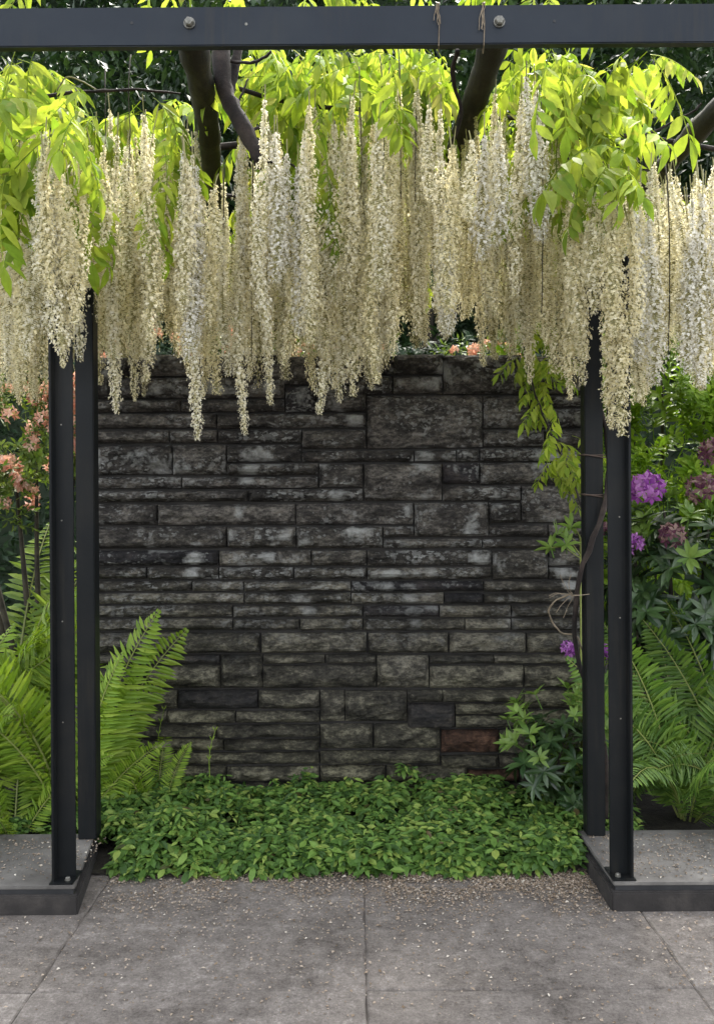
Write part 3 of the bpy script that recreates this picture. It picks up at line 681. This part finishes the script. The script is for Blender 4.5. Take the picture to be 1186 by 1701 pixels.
# ------------------------------------------------------------------ ties
def twine(px, label, hang):
    bb = MB(); p = at(px, 10, BY0); x = p.x
    bb.tube([(x+.004, BY1+.01-BY0, zb-.012+0), (x, -.004, zb-.008), (x+.003, -.006, (zb+zt)/2), (x-.003, -.006, zt+.004), (x, .02, zt+.008), (x+.004, BY1-BY0+.01, zt), (x+.004, BY1-BY0+.012, zb-.012)], .0022, 5)
    for k in range(4):
        a = rnd.uniform(-.02,.02); q = [Vector((x+rnd.uniform(-.006,.006), -.007, zt+.004))]
        for j in range(5): q.append(q[-1]+Vector((rnd.uniform(-.007,.007)+a*.1, -.001, -hang*rnd.uniform(.15,.27))))
        bb.tube(q, .0018, 4)
    kn = MB(); kn.tube([(x-.004,-.004,zt-.008),(x,-.010,zt-.001),(x+.004,-.004,zt+.006)], [.003,.006,.003], 6); bb.add(kn.v, kn.f)
    o = bb.build('twine', M['raffia']); o.location = (0, BY0, 0)
    return tag(o, label, 'twine', 'twine ties around the beam')
twine(728, 'short frayed raffia tie round the beam, further from the right bolt', .075)
twine(803, 'dark frayed raffia tie hanging right beside the right beam bolt', .10)
for py, lab in ((756, 'upper rusty wire loop tied around the right back post'), (822, 'lower rusty wire loop tied around the right back post')):
    bb = MB(); z = at(988, py, 4.0).z
    for k in range(2):
        e = .006+.003*k; q = [(-.0405-e,-.03-e,z+.004*k),(.0405+e,-.03-e,z-.012*k),(.0405+e,.05+e,z),(-.0405-e,.05+e,z+.006),(-.0405-e,-.03-e,z+.004*k)]
        bb.tube(q, .0028, 5)
    o = bb.build('wire_tie', M['wire']); o.location = (rb.x, 4.03, 0); tag(o, lab, 'wire', 'wire loops on the post')
bb = MB()
kp = at(952, 990, 3.98)
for k in range(6):
    q = [kp.copy()]; d = Vector((rnd.uniform(-1,.1), rnd.uniform(-.3,.1), rnd.uniform(-.9,.7))).normalized()
    for j in range(7):
        d = (d+rv(.35)+Vector((0,0,-.08))).normalized(); q.append(q[-1]+d*.016)
    bb.tube(q, .0015, 4)
for dx in (0,.004): bb.tube([kp+Vector((-.005,0,dx)), kp+Vector((.03,-.012,.004)), kp+Vector((.07,-.005,.008))], .002, 4)
tag(bb.build('raffia_knot', M['raffia']), 'frayed beige raffia knot at mid height of right back post', 'twine')

# ------------------------------------------------------------------ ground cover and petals
TUFT = [(rnd.uniform(-1.3,1.25), rnd.uniform(3.95,4.7), rnd.uniform(.05,.11), rnd.uniform(.01,.05)) for _ in range(130)]
def gheight(x, y):
    n = noise.noise(Vector((x*3, y*3, 2)))*.5+noise.noise(Vector((x*8, y*8, 5)))*.35
    e = min(1, max(0, (y-3.83)/.14)); e = math.sqrt(e)
    for tx, ty, tr, th in TUFT:
        q = (x-tx)**2+(y-ty)**2
        if q < tr*tr: n += th*7*(1-q/(tr*tr))
    return e*(.108+.135*n)+.045*max(0, (y-4.1))
bb = MB()
def gcover(x0, x1, y0, y1, n):
    for _ in range(n):
        x, y = rnd.uniform(x0,x1), rnd.uniform(y0,y1)
        if y < 4.09 and (x < -1.06 or x > .95): continue
        edge = .05*noise.noise(Vector((x*6, 0, 9)))+.02*noise.noise(Vector((x*23, 0, 9)))
        if y < 3.84+edge: continue
        h = gheight(x, y-edge); z = h*(1-rnd.random()**2*.75) if y < 4.0 else h-.07*rnd.random()**1.5
        k = rnd.choice((3,4,5)); a0 = rnd.uniform(0,6.28); s = rnd.uniform(.75,1.25)
        c = Vector((x,y,max(.012,z)))
        for q in range(k):
            a = a0+q*6.283/k+rnd.uniform(-.4,.4)
            fr = -.55 if y < 3.98 else -.15
            if rnd.random() < .06 and q == 0: c = c+Vector((0,0,.05*rnd.random()))
            d = Vector((math.cos(a), math.sin(a)+fr*.4, rnd.uniform(-.45,.35)))
            l = (.052 if y < 3.98 else .041)*s*rnd.uniform(.55,1.3)
            bb.leaf(c+d*.006, d, Vector((rnd.uniform(-.4,.4), rnd.uniform(-.9,.0), 1)), l, l*rnd.uniform(.36,.56), rnd.uniform(0,.4), rnd.uniform(-.1,.6), 3)
gcover(-1.35, 1.25, 3.80, 4.05, 2000); gcover(-1.35, 1.3, 4.0, 4.72, 4800)
gcover(-2.6, -1.0, 4.09, 4.7, 1500)
tag(bb.build('groundcover', M['ivy']), 'low green leafy ground cover spreading between wall and paving', 'ground cover', kind='stuff')

def petals(name, fn, n, label):
    bb = MB()
    for _ in range(n):
        p = fn()
        if p is None: continue
        a = rnd.uniform(0,6.28); l = rnd.uniform(.002,.0048) if rnd.random() < .6 else rnd.uniform(.004,.008)*(1.4 if rnd.random() < .08 else 1); wd = l*rnd.uniform(.35,.8)
        d = Vector((math.cos(a), math.sin(a), rnd.uniform(-.1,.25))); s_ = Vector((-math.sin(a), math.cos(a), rnd.uniform(-.3,.3)))
        p = p+Vector((0,0,.0025))
        bb.add([p-d*l, p+s_*wd+Vector((0,0,.003)), p+d*l, p-s_*wd+Vector((0,0,.001))], [(0,1,2),(0,2,3)])
    return tag(bb.build(name, M['petal']), label, 'petals', kind='stuff')
def pv():
    if rnd.random() < .62:
        y = 3.88-abs(rnd.gauss(0,.17)); x = rnd.uniform(-1.05,.95)
        if rnd.random() < .45: x = rnd.uniform(.1,.97)
    else:
        y = 2.5+1.35*rnd.random()**.55; x = rnd.uniform(-2.0,2.0)
    if y > 3.47 and (x < -1.1 or x > .985): return None
    if noise.noise(Vector((x*4,y*5,3))) < -.18 and rnd.random() < .75: return None
    return Vector((x,y,.001))
petals('fallen_petals', pv, 18000, 'cream petals littering the concrete paving in front of ground cover')
petals('petal_litter', lambda: Vector((-rnd.uniform(1.12,2.2), 3.52+.5*rnd.random()**.7, .1045)), 1100, 'few pale petals lying on top of the left plinth')
petals('petal_litter', lambda: Vector((rnd.uniform(1.0,2.2), 3.52+.5*rnd.random()**.8, .1045)), 1900, 'many pale petals lying on top of the right plinth')

# ------------------------------------------------------------------ ferns
def frond_mesh(L, arch, twist, seed, mat_, n=30, wmax=.16):
    r = random.Random(seed); bb = MB(); sb = MB()
    pts = []; p = Vector((0,0,0)); K = 24
    for i in range(K+1):
        t = i/K; pts.append(p.copy())
        ang = R(82)-arch*(t**1.6)
        p = p+Vector((math.cos(ang), 0, math.sin(ang)))*(L/K)
    def ax(t):
        f = t*K; i = min(K-1, int(f)); return pts[i].lerp(pts[i+1], f-i), (pts[i+1]-pts[i]).normalized()
    for i in range(n):
        t = .12+.87*(i/(n-1)); c, tg = ax(t)
        nrm = Vector((0,1,0)).cross(tg)*-1
        w_ = wmax*math.sin(math.pi*min(1, (t*.86+.10)))**.75*(1 if t < .9 else (1-t)*6+.35)
        tw = twist+.25*math.sin(t*3+seed)
        sd_ = Vector((0,1,0))*math.cos(tw)+nrm*math.sin(tw); up = tg.cross(sd_)
        for s_ in (-1,1):
            d = (sd_*s_+tg*r.uniform(.28,.50)+up*r.uniform(-.28,.16)).normalized()
            bb.leaf(c, d, up, w_*r.uniform(.84,1.08), L*.020*r.uniform(.85,1.15), .35, .30*r.uniform(-.1,1.5), 3)
    sb.tube([ax(i/12)[0] for i in range(13)], [.006*(1-.8*i/12)+.0008 for i in range(13)], 4)
    nf = len(bb.f); bb.add(sb.v, sb.f)
    me = bb.mesh('frond', mat_); me.materials.append(M['fernstem'])
    for i in range(nf, len(me.polygons)): me.polygons[i].material_index = 1
    return me
FR = {}
for key in ('fern', 'fern_dark'):
    FR[key] = [frond_mesh(1.0, a, tw, 7*i+3, M[key], 44, wm) for i, (a, tw, wm) in enumerate([(.7,.15,.15),(1.0,1.0,.16),(1.3,-1.0,.15),(.9,.6,.17),(1.6,-.5,.15),(1.2,1.25,.16),(.45,1.15,.15),(.5,-1.15,.15)])]
def fern(loc, label, fronds, key='fern', group='ferns in the beds'):
    f = tag(empty('fern', loc), label, 'fern', group)
    for (az, L, tilt, k) in fronds:
        put('frond', FR[key][k], f, (0.03*math.cos(R(az)), .03*math.sin(R(az)), 0), (0, R(tilt), R(az)), L)
    return f
fern((-1.40,4.42,0), 'tall bright green fern right behind the left pergola posts, fronds arching both ways',
     [(185,1.38,10,1),(170,1.30,20,2),(200,1.22,4,5),(175,1.1,28,1),(215,1.0,14,3),(150,1.2,10,5),(0,1.16,3,6),(6,1.12,10,7),(-12,.92,-2,6),(20,.85,12,7),(90,1.2,6,0),(60,1.1,12,3),(120,1.15,10,3),(3,.6,26,7)])
fern((-1.02,4.52,0), 'small fern standing alone against the wall, right of left posts',
     [(172,.72,14,6),(160,.55,4,7),(20,.42,4,6),(90,.5,10,0),(200,.5,30,7)])
fern((-1.62,4.22,0), 'low fern close behind the left plinth with one long drooping frond',
     [(178,.92,16,1),(190,.85,34,2),(165,.80,8,5),(100,.8,10,0),(220,.7,30,3),(20,.6,20,1),(-80,.5,35,0),(140,.85,20,3)])
fern((-2.05,5.25,0), 'far left fern with pale green fronds below the peach azalea',
     [(0,1.75,4,1),(20,1.7,10,2),(-20,1.6,8,5),(180,1.6,10,5),(60,1.75,6,3),(90,1.7,4,0),(-45,1.6,6,3),(-60,1.3,14,3),(-90,1.25,14,0),(150,1.3,18,1),(-120,1.3,16,3)])
fern((-2.15,4.6,0), 'fern at the left picture edge in front of the others',
     [(10,1.2,10,1),(-15,1.05,18,2),(30,1.15,6,5),(70,1.1,8,0),(-70,.9,20,3),(-40,1.0,22,3),(180,1.0,14,1)])
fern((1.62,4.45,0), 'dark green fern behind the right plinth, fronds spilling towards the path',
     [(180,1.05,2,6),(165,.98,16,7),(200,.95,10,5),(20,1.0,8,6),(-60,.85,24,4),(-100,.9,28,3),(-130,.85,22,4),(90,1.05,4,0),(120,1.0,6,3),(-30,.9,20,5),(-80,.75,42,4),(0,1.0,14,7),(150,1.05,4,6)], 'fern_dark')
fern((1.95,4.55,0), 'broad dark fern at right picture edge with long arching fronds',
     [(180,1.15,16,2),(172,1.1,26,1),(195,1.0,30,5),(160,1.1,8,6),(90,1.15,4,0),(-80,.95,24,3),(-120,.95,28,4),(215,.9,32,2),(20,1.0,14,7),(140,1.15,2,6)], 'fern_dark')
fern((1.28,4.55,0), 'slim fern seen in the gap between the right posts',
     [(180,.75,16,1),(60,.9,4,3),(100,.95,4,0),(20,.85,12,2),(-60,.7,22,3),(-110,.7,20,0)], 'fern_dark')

# ------------------------------------------------------------------ shrubs
def whorl_mesh(n, L, W, seed, mat_, rise=.25):
    r = random.Random(seed); bb = MB()
    for i in range(n):
        a = i*6.283/n+r.uniform(-.25,.25); ri = rise+r.uniform(-.35,.3)
        bb.leaf(Vector((0,0,0)), Vector((math.cos(a), math.sin(a), ri)), Vector((0,0,1)), L*r.uniform(.8,1.15), W*r.uniform(.85,1.1), .22, r.uniform(.1,.35), 4)
    bb.tube([(0,0,-.10),(0,0,.0)], .004, 4)
    return bb.mesh('leaf_cluster', mat_)
def ball_mesh(name, n, Rr, ps, seed, mat_, flat=.75):
    """flower head made of many separate florets"""
    r = random.Random(seed); bb = MB()
    for i in range(n):
        z = 1-1.55*(i+.5)/n; a = i*2.39996; q = math.sqrt(max(0,1-z*z))
        d = Vector((q*math.cos(a), q*math.sin(a), z*flat))+Vector((r.uniform(-.12,.12), r.uniform(-.12,.12), r.uniform(-.12,.12)))
        c = d*Rr*.8; dn = d.normalized(); s_ = dn.orthogonal().normalized(); s_.rotate(Matrix.Rotation(r.uniform(0,6.28), 3, dn))
        for k in range(5):
            e = s_.copy(); e.rotate(Matrix.Rotation(k*1.2566, 3, dn))
            bb.leaf(c, e+dn*.75, dn-e*.3, ps*r.uniform(.8,1.2), ps*.75, -.2, .35, 2)
    return bb.mesh(name, mat_)
def sprig_mesh(n, L, ll, seed, mat_, wr=.32):
    r = random.Random(seed); bb = MB()
    for i in range(n):
        t = .15+.85*i/n; a = i*2.39996+r.uniform(-.3,.3)
        d = Vector((math.cos(a), math.sin(a), .55+r.uniform(-.3,.5)))
        l = ll*r.uniform(.75,1.15)*(1-.2*t)
        bb.leaf(Vector((.02*math.sin(t*4), 0, L*t)), d, Vector((0,0,1)), l, l*wr, .25, r.uniform(.05,.45), 3)
    bb.leaf(Vector((0,0,L)), Vector((.1,0,1)), Vector((1,0,0)), ll, ll*wr, .2, .1, 3)
    bb.tube([(0,0,-.05),(.01,0,L*.5),(0,0,L)], [.004,.003,.002], 4)
    return bb.mesh('sprig', mat_)
W_d = [whorl_mesh(9, .135, .042, 40+i, M['rhodo']) for i in range(4)]
W_n = [whorl_mesh(7, .105, .034, 50+i, M['rhodo_new'], .8) for i in range(3)]
def stems(parent, loc, targets, mat_, r0=.02, name='stem'):
    for tx in targets:
        a = Vector((rnd.uniform(-.06,.06), rnd.uniform(-.06,.06), -.02)); c = Vector(tx)-Vector(loc)
        m_ = a.lerp(c, .5)+Vector((rnd.uniform(-.08,.08), rnd.uniform(-.05,.05), .06))
        bb = MB(); P = [(a*(1-t)*(1-t)+m_*2*t*(1-t)+c*t*t) for t in [i/8 for i in range(9)]]
        bb.tube(P, [r0*(1-.75*i/8) for i in range(9)], 6); bb.build(name, mat_, parent, smooth=True)
def scatter(parent, loc, name, meshes, centre, rad, n, shell=.55, smin=.8, smax=1.2, top=-1.0, outw=.9):
    for _ in range(n):
        while True:
            d = rv().normalized()
            if d.z > top and d.y < .55: break
        rr = shell+(1-shell)*rnd.random()
        p = Vector((centre[0]+d.x*rad[0]*rr, centre[1]+d.y*rad[1]*rr, centre[2]+d.z*rad[2]*rr))
        q = (d*outw+Vector((0,0,.7))+rv(.35)).to_track_quat('Z', 'Y'); q = q @ Euler((0,0,rnd.uniform(0,6.28))).to_quaternion()
        o = put(name, rnd.choice(meshes), parent, p-Vector(loc)); o.rotation_mode = 'QUATERNION'; o.rotation_quaternion = q
        s = rnd.uniform(smin, smax); o.scale = (s,s,s)
PU = [ball_mesh('flower', 20, .085, .042, 60+i, M['purple'], .85) for i in range(2)]
MV = [ball_mesh('flower', 16, .070, .036, 70+i, M['mauve'], .85) for i in range(2)]
# rhododendron on the right
rl = (1.75, 5.0, 0)
rh = tag(empty('rhododendron', rl), 'dark leaved rhododendron with purple and faded flower heads at right', 'shrub')
stems(rh, rl, [(1.5,4.95,1.5),(1.7,5.0,1.55),(1.95,5.0,1.5),(2.1,4.9,1.3),(1.45,4.9,1.1)], M['stem'], .025)
scatter(rh, rl, 'leaf_cluster', W_d, (1.80,5.05,1.12), (.50,.40,.52), 120, .5)
scatter(rh, rl, 'leaf_cluster', W_d, (1.80,5.10,.62), (.55,.35,.45), 50, .5)
scatter(rh, rl, 'leaf_cluster', W_n, (1.84,5.0,1.30), (.42,.38,.34), 26, .9, top=.0)
def fl(par, loc, meshes, px, py, Y, s=1.0):
    o = put('flower', rnd.choice(meshes), par, at(px,py,Y)-Vector(loc), (rnd.uniform(.1,.6), rnd.uniform(-.3,.3), rnd.uniform(0,6)), s); return o
for px, py, Y, s in [(1074,812,4.62,1.12),(1050,905,4.70,.75),(998,1085,4.75,.75),(945,1078,4.7,.55)]: fl(rh, rl, PU, px, py, Y, s)
for px, py, Y, s in [(1116,888,4.64,1.0),(1166,812,4.62,1.15),(1188,752,4.8,1.2),(1002,880,4.8,.7)]: fl(rh, rl, MV, px, py, Y, s)
# small one at the wall foot
sl = (1.02, 4.42, 0)
rs = tag(empty('rhododendron', sl), 'small leafy rhododendron without flowers at the wall foot by right posts', 'shrub')
stems(rs, sl, [(.9,4.38,.5),(1.05,4.4,.55),(1.15,4.4,.35)], M['stem'], .012)
scatter(rs, sl, 'leaf_cluster', W_d, (1.02,4.40,.30), (.30,.24,.34), 75, .45, .45, .75)
scatter(rs, sl, 'leaf_cluster', W_n, (.97,4.36,.44), (.30,.2,.26), 30, .8, .55, .85, top=-.2)
al = (.97, 4.55, 0)
# greyish broad leaved perennial by the post
gl = (rb.x+.09, 4.62, 0)
gp = tag(empty('leafy_plant', gl), 'grey green palmate leaved plant beside the right back post', 'plant')
for px, py in ((925,888),(948,876),(940,905),(915,910)):
    q = at(px, py, 4.48); a = Vector(gl)
    bb = MB(); mid = Vector((a.x-.005, 4.6, q.z-.06))
    bb.tube([Vector((0,0,0)), Vector((0,0,.5)), mid-a, (q-a)*.6+(mid-a)*.4+Vector((0,0,.03)), q-a], [.006,.006,.005,.003,.0025], 5); bb.build('stem', M['fernstem'], gp, smooth=True)
    put('leaf_cluster', W_n[0], gp, q-a, (R(50), rnd.uniform(-.3,.3), rnd.uniform(0,6)), .75)
# bright green shrub behind
SPB = [sprig_mesh(24, .24, .088, 80+i, M['bright'], .40) for i in range(5)]
bl_ = (2.0, 5.9, 0)
bs = tag(empty('bright_shrub', bl_), 'tall dense bright green shrub rising behind the purple rhododendron', 'shrub')
stems(bs, bl_, [(1.75,5.8,2.2),(2.0,5.9,2.5),(2.3,5.9,2.3),(2.6,5.9,2.0),(1.6,5.7,1.7)], M['stem'], .03)
scatter(bs, bl_, 'sprig', SPB, (2.02,5.85,1.85), (.58,.45,.95), 230, .45, .8, 1.25)
scatter(bs, bl_, 'sprig', SPB, (2.45,5.6,1.75), (.45,.4,.66), 120, .45, .8, 1.25)
scatter(bs, bl_, 'sprig', SPB, (1.55,5.75,1.25), (.30,.3,.75), 50, .6, .8, 1.2)
# azaleas
SPA = [sprig_mesh(12, .16, .055, 90+i, M['azalea'], .42) for i in range(4)]
AZ = [ball_mesh('blossom', 7, .036, .029, 95+i, M['peach'], .8) for i in range(3)]
def azalea(loc, label, blobs, nb, trunk=True):
    a = tag(empty('azalea', loc), label, 'shrub', 'peach azaleas around the wall')
    stems(a, loc, [(c[0]+rnd.uniform(-.5,.5)*r_[0], c[1], c[2]-.2*r_[2]) for c, r_, n in blobs for _ in range(2)], M['stem'], .032 if trunk else .02, 'trunk')
    for c, r_, n in blobs:
        scatter(a, loc, 'sprig', SPA, c, r_, n, .55, .8, 1.2)
        scatter(a, loc, 'blossom', AZ, c, (r_[0]*1.08, r_[1]*1.08, r_[2]*1.08), int(n*nb), .92, .8, 1.3, top=-.35)
    return a
azalea((-1.98,5.6,0), 'peach flowering azalea on bare dark trunks left of the posts', [((-2.05,5.6,2.0),(.45,.35,.34),110),((-2.35,5.5,1.70),(.35,.3,.24),60),((-1.70,5.65,2.0),(.3,.3,.38),60)], .55)
azalea((-1.1,6.0,0), 'peach azalea peeping over the left end of the wall', [((-1.35,6.0,2.35),(.40,.3,.50),60),((-.75,6.1,2.45),(.45,.3,.32),54)], .55)
azalea((.05,6.2,0), 'azalea with few coral blossoms over the middle of the wall', [((-.15,6.2,2.50),(.42,.3,.22),46),((.85,6.2,2.45),(.30,.3,.24),34)], .4)
# leafy shrub over the right end of the wall
cl = (1.2, 5.6, 0)
cs = tag(empty('leafy_shrub', cl), 'yellow green leafy shrub showing above the right end of the wall', 'shrub')
stems(cs, cl, [(1.05,5.5,2.2),(1.25,5.6,2.4),(1.4,5.6,2.0)], M['stem'], .02)
scatter(cs, cl, 'sprig', SPB, (1.22,5.6,2.2), (.40,.3,.42), 70, .5, .7, 1.0)
scatter(cs, cl, 'sprig', SPB, (1.45,5.4,1.4), (.18,.2,.6), 36, .5, .7, 1.0)
# wild grass stalks at the wall
for px, top, lab in ((262,1180,'thin pale grass stalk leaning against the wall beside the small fern'),(347,1215,'short weed stalk growing before the wall right of small fern')):
    g0 = at(px-8, 1300, 4.6); g1 = at(px+10, top, 4.62)
    g0.z = .05
    bb = MB(); P = [g0.lerp(g1, i/8)+Vector((.012*math.sin(i*.8),0,0)) for i in range(9)]
    bb.tube(P, [.003-.0002*i for i in range(9)], 4)
    for i in range(5, 9):
        for s_ in (-1,1): bb.leaf(P[i], Vector((s_*.5,-.2,1)), Vector((0,-1,.3)), .03, .008, .1, .1, 2)
    tag(bb.build('grass_stalk', M['fern']), lab, 'grass')

# ------------------------------------------------------------------ dark trees behind
def crown_mesh(seed, n, rx, ry, rz, ls):
    r = random.Random(seed); bb = MB()
    cl = []
    for _ in range(70):
        d = Vector((r.uniform(-1,1), r.uniform(-1,1), r.uniform(-1,1)))
        while d.length > 1: d = Vector((r.uniform(-1,1), r.uniform(-1,1), r.uniform(-1,1)))
        d = d.normalized()*(.35+.65*d.length)
        cl.append((Vector((d.x*rx, d.y*ry, d.z*rz)), r.uniform(.35,.75)))
    for _ in range(n):
        c, q = r.choice(cl)
        p = c+Vector((r.gauss(0,q*.42), r.gauss(0,q*.42), r.gauss(0,q*.34)))
        d = Vector((r.uniform(-1,1), r.uniform(-1,1), r.uniform(-.9,.3)))
        bb.leaf(p, d, Vector((r.uniform(-.6,.6), r.uniform(-.6,.6), 1)), ls*r.uniform(.7,1.3), ls*.5, .2, .25, 2)
    return bb.mesh('crown', M['tree'])
CR = [crown_mesh(200+i, 9000, 1.9, 1.7, 3.6, .17) for i in range(3)]
def tree(x, y, zc, k, label, s=1.0, rz=0):
    t = tag(empty('tree', (x,y,0)), label, 'tree', 'dark trees behind the wall')
    bb = MB(); P = [(.1*math.sin(i*.9+x), .08*math.cos(i*1.1), zc*1.25*i/8-.1) for i in range(9)]
    bb.tube(P, [.17*(1-.08*i) for i in range(9)], 8); tr = bb.build('trunk', M['stem'], t, smooth=True)
    for i in range(5):
        a = rnd.uniform(0,6.28); h = zc*(.5+.13*i); bb = MB()
        bb.tube([(0,0,h),(.6*math.cos(a),.6*math.sin(a),h+.35),(1.2*math.cos(a),1.2*math.sin(a),h+.8)], [.06,.04,.015], 6); bb.build('limb', M['stem'], tr)
    put('crown', CR[k], t, (0,0,zc), (0,0,rz), s)
tree(-4.6, 10.6, 4.6, 0, 'dark tree farthest left behind the peach azalea', 1.0, .3)
tree(-1.9, 11.2, 4.7, 1, 'dark tree showing under the beam left of the first pole', 1.05, 1.7)
tree(.9, 11.0, 4.6, 2, 'dark tree in the middle, seen through gaps in the racemes', 1.05, 2.9)
tree(3.6, 10.8, 4.7, 0, 'dark tree under the beam at right above the bright shrub', 1.05, 4.2)
tree(6.2, 11.0, 4.7, 1, 'dark tree beyond the right edge behind the bright shrub', 1.0, 5.1)
tree(-3.4, 13.4, 5.2, 2, 'rear dark tree in the second row at left', 1.15, 1.1)
tree(-.5, 13.8, 5.2, 0, 'rear dark tree in the second row near the middle', 1.15, 2.2)
tree(2.4, 13.6, 5.2, 1, 'rear dark tree in the second row right of the middle', 1.15, 3.4)
tree(5.4, 13.6, 5.2, 2, 'rear dark tree in the second row at right', 1.15, .4)
# clipped dark hedge closing the view
bb = MB(); r = random.Random(5)
for _ in range(36000):
    p = Vector((r.uniform(-7,8), 8.6+r.random()**2*.9, r.uniform(.1,3.0)+.25*math.sin(r.random()*6)))
    if r.random() < .3: p = Vector((r.uniform(-7,8), r.uniform(8.6,9.6), 2.9+.3*r.random()))
    d = Vector((r.uniform(-1,1), r.uniform(-1,.4), r.uniform(-.6,.6)))
    bb.leaf(p, d, Vector((r.uniform(-.5,.5), -.5, 1)), .12*r.uniform(.7,1.3), .065, .2, .25, 2)
hg = empty('hedge', (0, 9.1, 0)); tag(hg, 'long dark green hedge closing the garden behind the wall', 'hedge')
o = bb.build('foliage', M['tree'], hg); o.location = (0,-9.1,0)
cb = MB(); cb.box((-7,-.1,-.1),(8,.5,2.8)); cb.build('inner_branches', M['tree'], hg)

# the wood beyond: one dark mass
bb = MB(); r = random.Random(9)
for _ in range(34000):
    x = r.uniform(-13,14); zz = r.random()**.8*15
    y = 16.4+1.0*math.sin(x*1.3+zz*.7)+r.random()**2*1.2-.8*noise.noise(Vector((x*.6,zz*.6,1)))
    d = Vector((r.uniform(-1,1), r.uniform(-1,.4), r.uniform(-.9,.3)))
    bb.leaf(Vector((x,y,zz)), d, Vector((r.uniform(-.5,.5), -.5, 1)), .36*r.uniform(.6,1.3), .20, .2, .25, 2)
bb.box((-13,18.2,-.1),(14,18.6,14.2))
tag(bb.build('woodland', M['tree']), 'dark mass of woodland closing the view behind the trees', 'woodland', kind='stuff')
